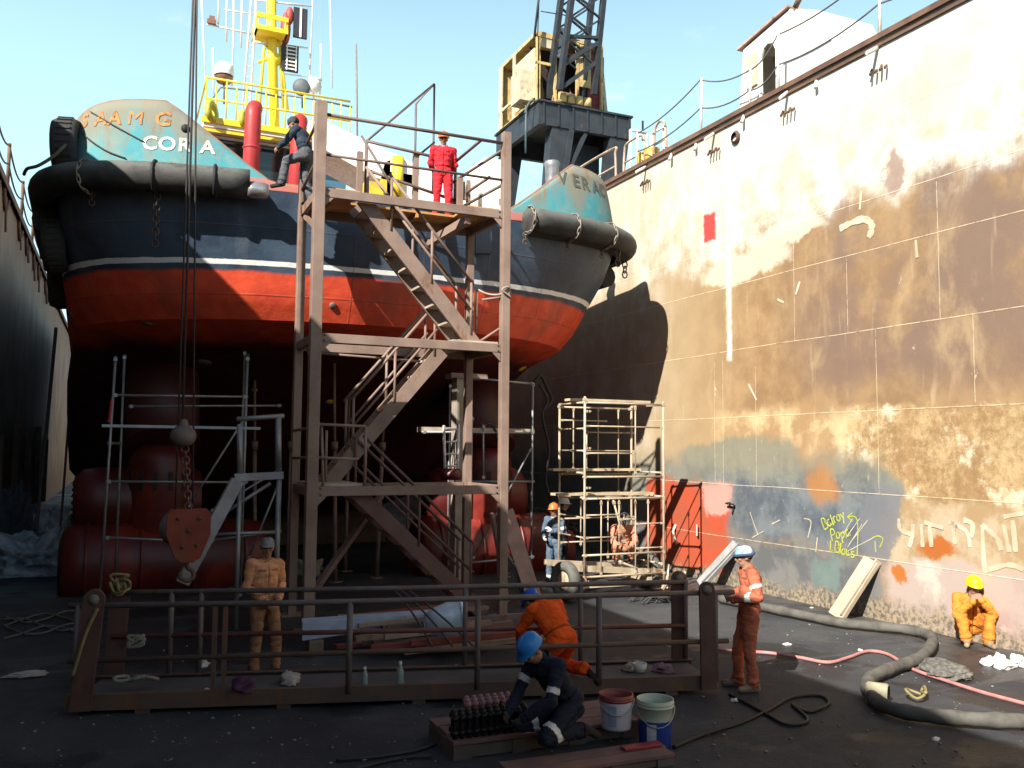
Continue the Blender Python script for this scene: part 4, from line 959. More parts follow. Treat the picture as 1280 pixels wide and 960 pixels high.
# ================================================================== CRANE HOOK BLOCK
YH = 14.2
HB = worn('orange_red_block_paint', (.22,.04,.022), (.15,.028,.018), .45, .6)
WIRE = plain('dark_wire_rope', (.055,.05,.05), .6)
c = at(235,664,Y=YH)
t = thing('crane_hook_block', 'orange red crane hook block hanging on long wire ropes at the left', 'hook block', tuple(c))
def teardrop(y, s): 
    pr = [(-.28,.36),(.28,.36),(.34,.28),(.34,-.05),(.2,-.42),(.08,-.5),(-.08,-.5),(-.2,-.42),(-.34,-.05),(-.34,.28)]
    return [Vec((c.x+px_*s,y,c.z+pz*s)) for px_,pz in pr]
for y in (YH-.12, YH+.08): b = MB(); b.prism(teardrop(y,.92),(0,.04,0)); b.build('cheek_plate', HB, t, bevel=.01)
b = MB(); b.lathe([(0,-.06),(.27,-.06),(.22,-.03),(.22,.03),(.27,.06),(0,.06)],c+Vec((-.14,0,.05)),(0,1,0),24); b.build('sheave', worn('grey_sheave', (.22,.2,.19), None, .3), t)
BLT = plain('dark_bolt', (.12,.05,.04))
for dx,dz in ((-.15,.2),(.15,.2),(0,.02),(.12,-.2),(-.08,-.22)): b = MB(); b.lathe([(0,.0),(.03,0),(.03,.02),(0,.02)],c+Vec((dx,-.12,dz)),(0,-1,0),10); b.build('bolt', BLT, t)
b = MB(); b.poly(spline([c+Vec(q) for q in ((0,0,-.42),(.01,0,-.54),(.08,0,-.59),(.10,0,-.68),(.02,0,-.74),(-.08,0,-.69),(-.09,0,-.62))],6),.032,8); b.build('hook', RIM, t)
hb = at(229,545,Y=YH); b = MB(); b.ell(hb,(.19,.19,.17),18); b.lathe([(.08,0),(.1,.1),(.05,.25)],hb,n=12); b.build('headache_ball', worn('grey_weight', (.15,.125,.11), None, .3), t)
chain(hb-Vec((-.03,0,.15)), c+Vec((0,0,.33)), 11, .034, t, 'hanging_chain', worn('brown_chain', (.17,.10,.08), None, .3))
for (xb,yb2,xt) in ((219,640,241),(228,540,244),(241,640,246)):
    a = at(xb,yb2,Y=YH); e = at(xt,0,Y=YH); e = a+(e-a)*1.9
    b = MB(); b.tube(a,e,.014 if xb != 228 else .018,6); b.build('wire_rope', WIRE, t)
# slack cables by the far left wall
for i,(q,lb) in enumerate((((70,410,48,600),'thick dark cable hanging along the shaded wall'),((86,520,78,600),'thin dark cable hanging beside the port thruster'))):
    b = MB(); b.poly(sag(at(q[0],q[1],Y=27),at(q[2],q[3],Y=24)-Vec((0,0,1.2)),.25,10),.045 if i==0 else .03,6); tag(b.build('hanging_cable', WIRE), lb, 'cable')

# ================================================================== GANGWAY in the foreground
GA, GB = Vec((-.31,10.76,0)), Vec((6.62,8.87,0)); GU = (GB-GA).normalized(); GV = Vec((-GU.y,GU.x,0)); GL = (GB-GA).length
GS = worn('brown_gangway_steel', (.105,.068,.05), (.075,.05,.04), .35, .7, scale=2.5)
GP = worn('grey_gangway_pipe', (.13,.11,.105), None, .35, .55)
gw = thing('gangway', 'brown steel gangway section with pipe handrails lying across the foreground', 'gangway', tuple((GA+GB)/2))
G = lambda u,v,z: GA+GU*u+GV*v+Vec((0,0,z))
GW_ = .86
for v,fl in ((0,1),(GW_,-1)):
    b = MB(); b.channel(G(-.12,v,.135),G(GL+.05,v,.135),.06,.17,.014,flip=-fl)
    for k_ in range(5): b.bar(G(.6+k_*1.5,v+.06*fl,.03),G(.75+k_*1.5,v+.06*fl,.03),.1,.06)
    b.build('side_beam', GS, gw)
b = MB()
for i in range(9): b.bar(G(.02+i*GL/8.2,.02,.11),G(.02+i*GL/8.2,GW_-.02,.11),.07,.10)
b.build('cross_member', GS, gw)
b = MB(); b.frame(G(GL/2,GW_/2,.175),GU,GV,Vec((0,0,1)),GL/2-.02,GW_/2-.03,.006); b.build('deck_plate', worn('dusty_grey_plate', (.085,.083,.085), (.06,.06,.062), .15, .75, scale=1.6), gw)
for u,v,lean,wd in ((.05,-.035,.10,.22),(GL-.06,-.035,-.02,.19),(.12,GW_+.035,.05,.22),(GL-.1,GW_+.035,0,.2)):
    zb = -.0 if u < 1 else .02
    o_ = u; pts = []
    H = 1.24
    for k_ in range(9): a = math.pi*k_/8; pts.append((o_+lean+math.cos(a)*wd/2, H+math.sin(a)*wd/2))
    pts += [(o_-wd/2-.0, .06),(o_+wd/2, .06)]
    b = MB(); b.prism([G(px_,v-.02,pz) for px_,pz in pts], GV*.04); pl = b.build('lifting_plate', worn('dark_brown_lug', (.10,.055,.045), None, .3), gw)
    b = MB(); b.lathe([(0,.0),(.055,0),(.06,.01),(0,.012)],G(o_+lean,v-.022,H),-GV,14); b.build('lug_eye', plain('pale_eye', (.20,.17,.15)), pl)
def gtube(name, pts, r_, mat=GP):
    b = MB(); b.poly([G(*q) for q in pts], r_, 8); b.build(name, mat, gw)
gtube('handrail', [(-.12,0,1.17),(2.4,0,1.16),(GL+.28,0,1.2)], .032); gtube('handrail', [(.12,GW_,1.17),(3.4,GW_,1.17),(GL+.0,GW_,1.2)], .032)
gtube('mid_rail', [(-.1,0,.58),(GL+.2,0,.62)], .03, GS); gtube('mid_rail', [(.1,GW_,.66),(GL,GW_,.64)], .03, worn('red_brown_rail', (.16,.06,.05), None, .3))
def gu(px_, v=0): # position along the gangway of something seen at this column
    best = min((abs(_px(G(k_*.02,v,.7))-px_),k_*.02) for k_ in range(-20,400)); return best[1]
for px_ in (95,437,598,749,893): gtube('post', [(gu(px_),0,.15),(gu(px_),0,1.18)], .036)
for dx in (-.05,.06):
    b = MB(); u = gu(274)+dx; b.bar(G(u,-.0,.15),G(u,-.0,1.16),.05,.03,GV); b.build('post', GS, gw)
for px_ in (212,250,582,725,857): gtube('post', [(gu(px_,GW_),GW_,.15),(gu(px_,GW_),GW_,1.19)], .032)
# yellow rope loops on the end plates
ROPY = plain('yellow_poly_rope', (.24,.20,.09), .9); t = thing('rope_tangle', 'frayed yellow rope knotted round the left lifting plates of the gangway', 'rope', tuple(G(.15,.3,1.2)))
b = MB(); random.seed(5)
b.poly(spline([G(.17+random.uniform(-.11,.11),.82+random.uniform(-.07,.07),1.28+random.uniform(-.13,.11)) for i in range(22)],4),.016,6); b.build('loop', ROPY, t); b = MB()
b.poly(spline([G(.2,-.08,1.15),G(.1,-.1,.9),G(.02,-.1,.6),G(-.02,-.09,.45)],5),.018,6); b.build('loop', ROPY, t)
b = MB(); b.poly(spline([G(.35+.12*math.cos(i*1.3)+.03*i,.3+.07*math.sin(i*1.9),.26+.07*abs(math.sin(i*.9))) for i in range(14)],4),.02,6); CLM = plain('grey_green_rope', (.24,.25,.20), .9); b.build('coil', CLM, t); b = MB(); b.poly(spline([G(.4+.1*math.sin(i*1.7),.75,.62+.07*math.cos(i*1.3)) for i in range(12)],4),.018,6); b.build('coil', CLM, t)
# litter on the gangway deck
def crumple(name, c, r, mat, label, cat, seed, grp=None, sub=2, amp=1.):
    rnd = random.Random(seed); bm = bmesh.new(); bmesh.ops.create_icosphere(bm, subdivisions=sub+1, radius=1)
    for v in bm.verts:
        d = v.co.normalized(); k_ = .75+amp*(.55*mnoise.noise(d*1.6+Vec((seed,0,0)))+.35*mnoise.noise(d*4.3+Vec((0,seed,0)))+.16*mnoise.noise(d*9+Vec((0,0,seed))))
        v.co = Vec((d.x*r[0]*k_, d.y*r[1]*k_, max(d.z*r[2]*k_, -r[2]*.25)))
    z0 = min(v.co.z for v in bm.verts)
    for v in bm.verts: v.co.z -= z0
    me = bpy.data.meshes.new(name); bm.to_mesh(me); bm.free(); me.materials.append(mat)
    me.polygons.foreach_set('use_smooth', [True]*len(me.polygons))
    o = bpy.data.objects.new(name, me); col.objects.link(o); o.location = c; o.rotation_euler = (0,0,rnd.random()*6); return tag(o, label, cat, grp)
def on_gang(px_, py_):
    best = None
    for i in range(360):
        for j in range(1,9):
            p = G(i*.02,j*.1,.19); v = CROT.transposed() @ (p-ORG); e = (640+F*v.x/-v.z-px_)**2+(480-F*v.y/-v.z-py_)**2
            if best is None or e < best[0]: best = (e,p)
    return best[1]
CLOTHG = plain('pale_rag', (.40,.38,.34), .9); PURP = plain('dark_purple_cloth', (.07,.02,.06), .9); PINKR = plain('mauve_rag', (.26,.15,.19), .9)
crumple('rag', on_gang(303,862), (.26,.16,.12), PURP, 'dark purple cloth heap on the gangway deck', 'rag', 3)
crumple('rag', on_gang(362,852), (.20,.14,.10), CLOTHG, 'pale grey rag on the gangway near the standing worker', 'rag', 4)
crumple('rag', on_gang(790,837), (.19,.12,.09), plain('buff_rag', (.42,.38,.28), .9), 'buff rag on the gangway beside the white cup', 'rag', 5)
crumple('rag', on_gang(828,838), (.20,.14,.08), PINKR, 'mauve rag on the gangway near its right end', 'rag', 6)
crumple('paper_scrap', on_gang(261,874), (.09,.05,.03), plain('paper_white', (.6,.6,.58), .9), 'white paper scrap on the left of the gangway deck', 'paper', 7)
b = MB(); p = on_gang(799,839); b.lathe([(0,0),(.075,0),(.09,.1),(.085,.1),(.07,.01),(0,.01)],p,n=18); tag(b.build('cup', plain('cup_white', (.68,.68,.64), .5)), 'small white tub on the gangway deck', 'tub')
def bottle(px_, py_, h, mat, lb, p=None, capm=None):
    p = p or on_gang(px_,py_); o = thing('bottle', lb, 'bottle', tuple(p)); r_ = h*.16
    b = MB(); b.lathe([(0,0),(r_,0),(r_*1.03,h*.1),(r_*.94,h*.35),(r_,h*.6),(r_*.45,h*.82),(r_*.4,h*.9),(0,h*.9)],p,n=16); b.build('body', mat, o)
    b = MB(); b.lathe([(r_*.46,h*.88),(r_*.46,h),(0,h)],p,n=12); b.build('cap', capm or plain('white_cap', (.7,.7,.7), .5), o)
BOT = plain('murky_clear_plastic', (.22,.30,.30), .25)
bottle(455,858,.22,BOT,'small plastic bottle in the middle of the gangway deck'); bottle(500,866,.27,BOT,'taller plastic bottle at the front edge of the gangway')
# ================================================================== things behind the gangway
t = thing('steel_hopper', 'pale grey steel funnel lying on its side behind the gangway', 'funnel', tuple(at(565,790,z=.3)))
c = at(566,782,Y=12.3); WS = M('bluish_white_steel', .35, .25, .5); WS.color(WS.mix((.55,.66,.72),(.42,.50,.55),WS.noise(3,4).step(.4,.6))); WS = WS.m
b = MB(); b.lathe([(.06,-.42),(.16,-.40),(.24,-.25),(.29,-.05),(.30,.12),(.31,.14),(.29,.14),(.27,0)],c+Vec((0,0,.06)),(1,-.25,.12),32); b.build('cone', WS, t)
b = MB(); b.lathe([(.295,.10),(.325,.11),(.325,.15),(.295,.16)],c+Vec((0,0,.06)),(1,-.25,.12),32); b.build('rim', WS, t)
b = MB(); b.box((c.x-.1,c.y-.1,0),(c.x+.15,c.y+.2,c.z-.2)); b.build('support_block', plain('blue_block', (.12,.22,.34)), t)
t = thing('tapered_plank', 'long tapered pale blue plank pointing at the steel funnel', 'plank', tuple(at(450,790,z=.3)))
a, e = at(378,790,Y=12.6), at(545,772,Y=12.9)
b = MB(); d = e-a; b.prism([a+Vec((0,0,-.12)),a+Vec((0,0,.12)),e+Vec((0,0,.06)),e+Vec((0,0,-.06))],(.05,.35,0)); b.build('board', worn('pale_blue_board', (.33,.42,.55), (.25,.33,.45), .1), t)
b = MB(); PKM = plain('timber_packer', (.2,.15,.1)); b.box((a.x+.1,a.y,0),(a.x+.3,a.y+.3,a.z-.13)); b.build('packer', PKM, t); b = MB(); b.box((e.x-.4,e.y,0),(e.x-.2,e.y+.3,e.z-.07)); b.build('packer', PKM, t)
# steel frames and bars stacked under the tower
SCR = worn('scrap_steel', (.16,.12,.10), (.10,.08,.075), .35, .75)
random.seed(11)
for i in range(16):
    y = 11.75+random.random()*2.0; z = .05+.06*random.randint(0,5); x = 2.9+random.random()*.9
    b = MB(); ln = 1.4+random.random()*1.4; dy = random.uniform(-.25,.25); b.bar((x,y,z),(x+ln,y+dy,z+random.uniform(-.02,.05)),.06+.06*random.random(),.05+.05*random.random()); q_ = b.build('steel_bar', [SCR,TS,worn('red_frame_steel',(.22,.05,.04),None,.2),worn('buff_board',(.33,.27,.2),None,.1)][i%4]); tag(q_, ['rusty brown steel bar in the pile under the stair tower','tan steel bar in the pile under the stair tower','red steel bar in the pile under the stair tower','buff timber bar in the pile under the stair tower'][i%4], 'bar', 'bars piled under the stair tower')
b = MB()
for k_ in range(3): b.poly(spline([(3.5+k_*.08,12.6,.9),(3.7+k_*.1,12.3,.85),(3.9+k_*.2,11.9,.5),(4.1+k_*.3,11.7,.1)],6),.015,6)
tag(b.build('cable_bundle', WIRE), 'thin dark cables hanging down over the bar pile behind the gangway', 'cable')
b = MB()
for q in range(4): b.poly(spline([(4.7+.5*math.cos(q+i*.9),12.6+.35*math.sin(q*1.3+i*.9),.04+.02*q) for i in range(7)],5),.018,6)
tag(b.build('coiled_hose', plain('pale_hose', (.42,.40,.36), .7)), 'pale thin hose coiled on the floor beside the steel funnel', 'hose')
# dark clutter: far left tarpaulins and machinery
TARP = M('blue_white_tarpaulin', .6, 0, .4); TARP.color(TARP.mix((.36,.40,.46),(.20,.24,.30),TARP.noise(3,5).step(.4,.62))); TARP.bump(TARP.noise(5,5,.6),.8,.12); TARP = TARP.m
crumple('tarpaulin_heap', at(35,716,z=0), (1.35,.9,.75), TARP, 'crumpled pale tarpaulin heap at the far left', 'tarpaulin', 12, sub=4)
crumple('tarpaulin_heap', at(62,690,z=0), (.8,.6,1.0), TARP, 'smaller pale sheet bundle against the port thruster', 'tarpaulin', 13, sub=4)
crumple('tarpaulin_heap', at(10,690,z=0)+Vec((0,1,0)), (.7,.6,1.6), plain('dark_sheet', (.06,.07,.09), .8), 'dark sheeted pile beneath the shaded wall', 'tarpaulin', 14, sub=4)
crumple('plastic_bag', at(313,735,z=0)+Vec((0,.6,0)), (.32,.3,1.0), TARP, 'bluish plastic sheet hanging behind the standing worker in tan', 'plastic sheet', 15, sub=3)
crumple('sack', at(408,735,z=0)+Vec((0,2,0)), (.35,.3,.45), plain('grey_sack', (.24,.23,.21), .9), 'grey sack behind the left leg of the stair tower', 'sack', 16, sub=3)
crumple('rag', at(32,845,z=0), (.32,.12,.06), plain('dirty_white_rag', (.36,.35,.34), .9), 'flat dirty rag on the floor left of the gangway', 'rag', 17)
crumple('rag', at(255,832,z=0), (.14,.08,.06), plain('white_rag', (.5,.5,.5), .9), 'small white rag behind the left of the gangway', 'rag', 18)
b = MB()
random.seed(8)
for i in range(5): b.poly(spline([at(5+k_*25,770+8*math.sin(i*2+k_*1.3)+i*5,z=.03) for k_ in range(5)],5),.016,6)
tag(b.build('slack_wires', plain('grey_wire', (.14,.13,.12), .7)), 'slack grey wires on the floor left of the gangway', 'wire')

# ================================================================== MOBILE SCAFFOLD on the right
BG = worn('beige_scaffold_paint', (.43,.36,.265), (.33,.26,.18), .4, .6)
ms = thing('mobile_scaffold', 'beige tubular scaffold on a wheeled trailer near the sunlit wall', 'scaffold', (10.3,17.6,0))
xa, xb_, ya, yb_ = 9.34, 11.36, 17.0, 18.3
tubes(ms,'upright',[((xa,ya,.3),(xa,ya,4.05)),((xb_,ya,.1),(xb_,ya,4.0)),((xa,yb_,.3),(xa,yb_,3.95)),((xb_-.1,yb_,.1),(xb_-.1,yb_,3.95))],.028,BG)
led = []
for z in (3.93,2.42,1.98,.85,.42): led += [((xa-.05,ya,z),(xb_+.05,ya,z))]
for z in (3.93,2.5,2.0,.6): led += [((xa,ya,z),(xa,yb_,z)),((xb_,ya,z),(xb_-.1,yb_,z)),((xa,yb_,z-.05),(xb_-.1,yb_,z-.05))]
tubes(ms,'ledger',led,.021,BG)
fr = []
for x,y,z0,z1 in ((10.05,18.3,2.5,3.4),(10.62,17.0,2.45,3.9),(10.2,17.0,1.0,1.95),(10.62,17.0,.42,1.95),(9.9,18.3,.9,1.9),(10.35,18.3,2.5,3.9)): fr.append(((x,y,z0),(x,y,z1)))
for x0_,x1_,y,z in ((10.0,xb_,18.3,3.35),(9.6,xb_,18.3,2.95),(9.34,10.2,17,1.65),(10.2,10.62,17,1.55),(10.62,xb_,17,1.45),(10.62,xb_,17,.95),(9.34,10.1,17,1.2),(9.34,9.5,17,3.75),(9.34,9.5,17,3.0),(9.34,9.5,17,2.2)): fr.append(((x0_,y,z),(x1_,y,z)))
for x0_,x1_,y,z in ((9.34,xb_,17,3.45),(9.34,10.62,17,2.9),(9.34,xb_,18.3,1.5),(9.34,xb_,18.3,1.0),(9.34,10.6,18.3,3.6)): fr.append(((x0_,y,z),(x1_,y,z)))
for z in (3.4,2.95,1.6,1.2): fr.append(((9.34,17,z),(9.34,18.3,z)))
for x,y,z0,z1 in ((9.75,17,.42,1.95),(10.95,17,.42,1.95),(10.9,18.3,2.0,3.9),(9.7,18.3,2.5,3.9),(10.62,18.3,.6,1.95)): fr.append(((x,y,z0),(x,y,z1)))
tubes(ms,'frame_rung',fr,.016,BG)
tubes(ms,'brace',[((10.05,17,1.95),(10.35,17,1.05)),((10.2,17.0,.7),(11.1,17.2,.4))],.022,BG)
for z,x0_,x1_,y in ((2.04,8.75,11.2,17.15),(2.52,9.0,11.3,17.9),(3.99,9.3,11.38,17.6)): b = MB(); b.box((x0_,y,z),(x1_,y+.35,z+.05)); b.build('plank', worn('weathered_plank', (.48,.38,.25), None, .1, .85), ms)
b = MB(); b.bar((8.9,17.1,.62),(11.4,17.1,.42),.12,.12); b.bar((8.9,18.1,.62),(11.4,18.1,.42),.12,.12); b.bar((9.4,17,.3),(9.4,18.3,.3),.1,.1); b.bar((11,17,.3),(11,18.3,.3),.1,.1); b.box((9.3,17.0,.2),(10.9,17.05,.26)); b.build('trailer_frame', BG, ms)
WT = plain('whitened_tyre', (.12,.12,.105), .9, bump=.4)
for cx,cy in ((8.86,16.95),(11.45,17.9)):
    b = MB(); b.lathe([(.2,-.1),(.33,-.13),(.38,-.07),(.38,.07),(.33,.13),(.2,.1),(.2,-.1)],(cx,cy,.385),(1,.35,0),26); wo = b.build('wheel', WT, ms)
    b = MB(); b.lathe([(0,-.05),(.1,-.08),(.2,-.07),(.2,.07),(0,.05)],(cx,cy,.385),(1,.35,0),20); b.build('rim', BG, wo)
b = MB(); random.seed(4)
for i in range(7): p = Vec((10.15+random.random()*.5,15.0+random.random()*.5,.1)); b.bar(p,p+Vec((random.uniform(-.4,.4),random.uniform(-.3,.3),random.uniform(.1,.5))),.05,.05)
ms.scale = (.916,.846,.98); ms.location = (9.33,15.91,0)
tag(b.build('offcut_heap', BG), 'heap of pale offcuts beside the right wheel of the mobile scaffold', 'offcuts')
b = MB(); random.seed(6)
for i in range(10): p = Vec((9.3+.28*math.sin(i*1.7),14.5+.2*math.cos(i*2.1),.03)); b.poly(spline([p,p+Vec((.25,.1,.08)),p+Vec((.4,-.1,.1)),p+Vec((.6,.05,.0))],4),.02,6)
tag(b.build('tangled_hose', plain('dark_tangle', (.05,.05,.05), .8)), 'dark tangled hose on the floor in front of the mobile scaffold', 'hose')
b = MB(); b.poly(spline([at(x,y,Y=18.6) for x,y in ((674,480),(684,500),(678,520),(686,560),(682,600),(688,622))],6),.03,6); b.poly(spline([at(x,y,Y=18.7) for x,y in ((668,478),(676,470),(684,485),(690,500),(680,512))],6),.04,6)
tag(b.build('welding_cable', plain('black_cable', (.02,.02,.022), .6)), 'black welding cable looped down beside the right tube scaffold', 'cable')
b = MB(); b.bar((12.19,16.9,1.1),(12.1,16.75,1.1),.02,.25); b.poly([(12.18,17.7,1.15),(12.1,17.7,1.0),(12.17,17.65,.7)],.03,6); tag(b.build('wall_bracket', plain('pale_bracket', (.55,.5,.45))), 'small pale bracket on the red patch of the wall', 'bracket')

b = MB(); p = at(917,633,X=XR); b.bar((XR,p.y+.1,p.z+.06),(XR-.10,p.y+.1,p.z+.06),.03,.05); b.bar((XR-.09,p.y+.16,p.z+.06),(XR-.09,p.y-.12,p.z+.05),.03,.03); b.bar((XR-.02,p.y-.06,p.z+.03),(XR-.02,p.y+.02,p.z-.16),.03,.03); tag(b.build('wall_hook', plain('black_hook', (.02,.02,.02))), 'small black hook on the wall right of the red patch', 'hook')
# leaning timbers on the wall
TMB = worn('sun_bleached_timber', (.44,.37,.28), (.36,.29,.215), .05, .85, scale=2.5)
for (x0_,y0_,x1_,y1_,wd,lb,mt) in ((1046,776,1090,700,.34,'wide pale timber leaning on the wall beside the graffiti',TMB),(885,742,921,680,.26,'narrow grey white plank leaning on the wall behind the man in orange',worn('grey_white_plank',(.30,.30,.30),None,.1,.8))):
    a = at(x0_,y0_,z=.0); e = at(x1_,y1_,X=XR-.06); a = Vec((XR-.60,e.y+.32+(.25 if x0_ < 900 else 0),0.02)); b = MB(); b.bar(a,e,wd,.09,(-1,0,.4)); b.bar(a+Vec((0,-wd*.45,.05)),e+Vec((0,-wd*.45,.0)),.03,.16,(-1,0,.4)); tag(b.build('leaning_timber', mt, bevel=.01), lb, 'timber')

# ================================================================== hoses, cables and rubble on the lit floor
HOSE = worn('grey_canvas_hose', (.11,.105,.092), (.065,.062,.055), .1, .85, scale=5, bump=.3)
b = MB(); q = [at(*p,z=.1) for p in ((900,748),(970,762),(1050,778),(1110,784),(1150,790),(1166,800),(1150,822),(1115,835),(1088,848),(1085,862),(1105,882),(1150,893),(1215,899),(1290,902))]
_q = spline(q,8); b.poly(_q,rr=[.079+.006*math.sin(i*.9)+.004*math.sin(i*2.3) for i in range(len(_q))],r=.09,n=14); hs = b.build('suction_hose', HOSE); tag(hs, 'thick grey canvas suction hose looping over the lit floor', 'hose')
b = MB(); b.lathe([(.12,-.12),(.135,-.1),(.135,.1),(.12,.12)],at(1097,868,z=.1),(.35,-.5,0),16); b.build('coupling', plain('pale_coupling', (.36,.33,.23)), hs)
b = MB(); b.poly(spline([at(*p,z=.03) for p in ((893,811),(920,814),(960,816),(1000,822),(1035,828),(1060,822),(1085,814),(1110,818),(1140,836),(1180,850),(1230,866),(1290,882))],8),.024,8); tag(b.build('air_hose', plain('faded_pink_hose', (.46,.20,.19), .6)), 'thin faded pink air hose snaking over the grey hose', 'hose')
b = MB(); b.poly(spline([at(*p,z=.02) for p in ((842,934),(880,918),(925,904),(960,888),(990,872),(1025,870),(1036,880),(1010,890),(990,880),(1010,900),(985,906),(960,894),(935,880),(912,868))],7),.018,7); tag(b.build('power_cable', plain('black_power_cable', (.018,.016,.016), .6)), 'black power cable curling on the shaded floor by the buckets', 'cable')
b = MB(); b.poly(spline([at(*p,z=.02) for p in ((420,950),(470,946),(520,938),(545,930))],7),.016,7); b.poly(spline([at(*p,z=.02) for p in ((440,962),(500,948),(540,945))],7),.016,7); tag(b.build('power_cable', plain('dark_cable', (.03,.03,.032), .6)), 'dark cables running to the left end of the timber skid', 'cable')
GRAV = M('grey_sand', .95, 0, .2); GRAV.color(GRAV.mix((.16,.15,.135),(.09,.085,.08),GRAV.noise(20,4).step(.4,.6))); GRAV.bump(GRAV.noise(40,4),.6,.02); GRAV = GRAV.m
crumple('sand_heap', at(1180,842,z=0), (.62,.42,.15), GRAV, 'low grey sand heap near the man in the yellow helmet', 'sand heap', 21, sub=4, amp=.35)
FOAM = plain('white_foam', (.74,.72,.68), .9)
random.seed(9)
b_fo = thing('foam_bundle', 'row of white foam lumps on the floor at the right edge', 'foam', tuple(at(1260,832,z=0)))
for i,(x,y) in enumerate(((1236,831),(1250,828),(1262,834),(1272,828),(1284,834),(1254,836),(1292,826))):
    o = crumple('foam_lump', (0,0,0), (.13,.11,.10), FOAM, None, None, 30+i, sub=2); o.parent = b_fo; o.location = at(x,y,z=0)-b_fo.location
# knotted hose end, small yellow rope
b = MB(); c = at(1140,873,z=.03); b.poly(spline([c+Vec((.15*math.cos(i*1.2)+.03*i,.12*math.sin(i*1.4),.03+.03*(i%3))) for i in range(9)],4),.018,6); tag(b.build('rope_scrap', ROPY), 'short yellow rope scrap beside the grey hose', 'rope')
# loose grit and chips
rnd = random.Random(2); b = MB()
for i in range(520):
    if i < 240: p = at(rnd.uniform(860,1280), rnd.uniform(745,958), z=0)
    elif i < 430: p = at(rnd.uniform(0,900), rnd.uniform(890,958), z=0)
    else: p = at(rnd.uniform(100,900), rnd.uniform(790,890), z=0)
    if p.x > XR-.1: continue
    s_ = rnd.choice((.005,.006,.008,.008,.012,.018)); b.ell(p+Vec((0,0,s_*.4)),(s_*rnd.uniform(.7,1.6),s_,s_*.6),5)
tag(b.build('grit_chips', plain('pale_chips', (.22,.21,.19), .9)), kind='stuff')
for i,(x,y,r_) in enumerate(((985,806,.09),(1075,813,.06),(1015,760,.05),(1195,840,.09),(940,765,.05),(918,876,.08),(800,852,.05),(1170,925,.07))):
    crumple('white_scrap', at(x,y,z=0), (r_,r_*.7,r_*.4), FOAM, 'white litter scrap on the dock floor', 'scrap', 50+i, sub=1, grp='white litter scraps on the dock floor')

# ================================================================== skids, studs and paint buckets at the front
SKD = worn('red_brown_skid_timber', (.20,.115,.10), (.14,.085,.075), .1, .85, scale=3); SKS = worn('grey_skid_side', (.12,.105,.09), None, .1, .9)
def skid(label, a, e, wdt, z, deck_n):
    a, e = Vec((*a,0)), Vec((*e,0)); u = (e-a).normalized(); v = Vec((-u.y,u.x,0)); L = (e-a).length
    t = thing('timber_skid', label, 'skid', tuple((a+e)/2))
    for i in range(deck_n):
        b = MB(); w0 = wdt*i/deck_n+.01; w1 = wdt*(i+1)/deck_n-.01; b.frame(a+u*(L/2+.03*math.sin(i*5+a.x))+v*((w0+w1)/2)+Vec((0,0,z-.02)),u,v,Vec((0,0,1)),L/2,(w1-w0)/2,.018); b.build('board', SKD, t, bevel=.005)
    for i in range(4):
        b = MB(); b.frame(a+u*(.1+(L-.2)*i/3)+v*(wdt/2)+Vec((0,0,(z-.04)/2)),u,v,Vec((0,0,1)),.09,wdt/2-.01,(z-.04)/2-.001); b.build('bearer', SKS, t)
    b = MB(); b.bar(a+u*.02+v*.04+Vec((0,0,(z-.04)*.5)),a+u*(L-.02)+v*.04+Vec((0,0,(z-.04)*.5)),.03,(z-.05)*.9); b.build('side_board', SKS, t)
    return a,u,v,L
pA = at(566,952,z=.0); pB_ = at(800,921,z=.0)
a1,u1,v1,L1 = skid('longer red brown timber skid under the kneeling worker', (pA.x,pA.y), (pB_.x,pB_.y), .80, .17, 3)
pA = at(640,988,z=.0); pB_ = at(845,957,z=.0)
a2,u2,v2,L2 = skid('lower red brown timber skid at the bottom edge of the photo', (pA.x,pA.y), (pB_.x,pB_.y), .40, .11, 2)
b = MB(); q = a2+u2*(L2-.42)+v2*.2; b.prism([q+Vec((0,0,.112)),q+u2*.4+Vec((0,0,.112)),q+u2*.42+v2*.12+Vec((0,0,.112)),q+v2*.1+Vec((0,0,.112))],(0,0,.025)); tag(b.build('paint_smeared_board', worn('wet_red_paint', (.30,.04,.05), None, 0, .4), bevel=.006), 'board smeared with red paint on the lower skid', 'board')
# studs: black row in front, pinkish row behind
STB = worn('oily_black_stud', (.014,.014,.017), None, .1, .4, .4); NUTD = 0; STP = worn('pinkish_primed_stud', (.30,.17,.18), None, .1, .7)
def make_stud(mat, lb, grp):
    o = thing('threaded_stud', lb, 'stud', (0,0,0), grp)
    b = MB(); pr = [(0,0),(.026,0)]
    for i in range(10): pr += [(.026,.012+i*.02),(.0235,.018+i*.02),(.026,.024+i*.02)]
    pr += [(.022,.232),(0,.235)]; b.lathe(pr,n=10); b.build('shank', mat, o)
    b = MB(); b.lathe([(.026,.03),(.045,.03),(.045,.075),(.026,.075)],n=6); b.build('nut', mat, o); b = MB(); b.lathe([(.026,.165),(.042,.165),(.042,.205),(.026,.205)],n=6); b.build('nut', mat, o); return o
def rows(proto, spots):
    for i,p in enumerate(spots):
        o = proto if i == 0 else copy_tree(proto); o.location = p; o.rotation_euler = (0,0,i*.7)
sp = []
for r_ in range(2):
    for i in range(11): sp.append(a1+u1*(.05+i*.072+(r_%2)*.03)+v1*(.10+r_*.13)+Vec((0,0,.171)))
rows(make_stud(STB, 'black oily threaded stud standing in rows on the timber skid', 'black studs standing on the skid'), sp)
sp = []
for r_ in range(2):
    for i in range(8): sp.append(a1+u1*(.32+i*.075+(r_%2)*.03)+v1*(.50+r_*.12)+Vec((0,0,.171)))
rows(make_stud(STP, 'pinkish primed threaded stud standing behind the black studs', 'primed studs standing on the skid'), sp)
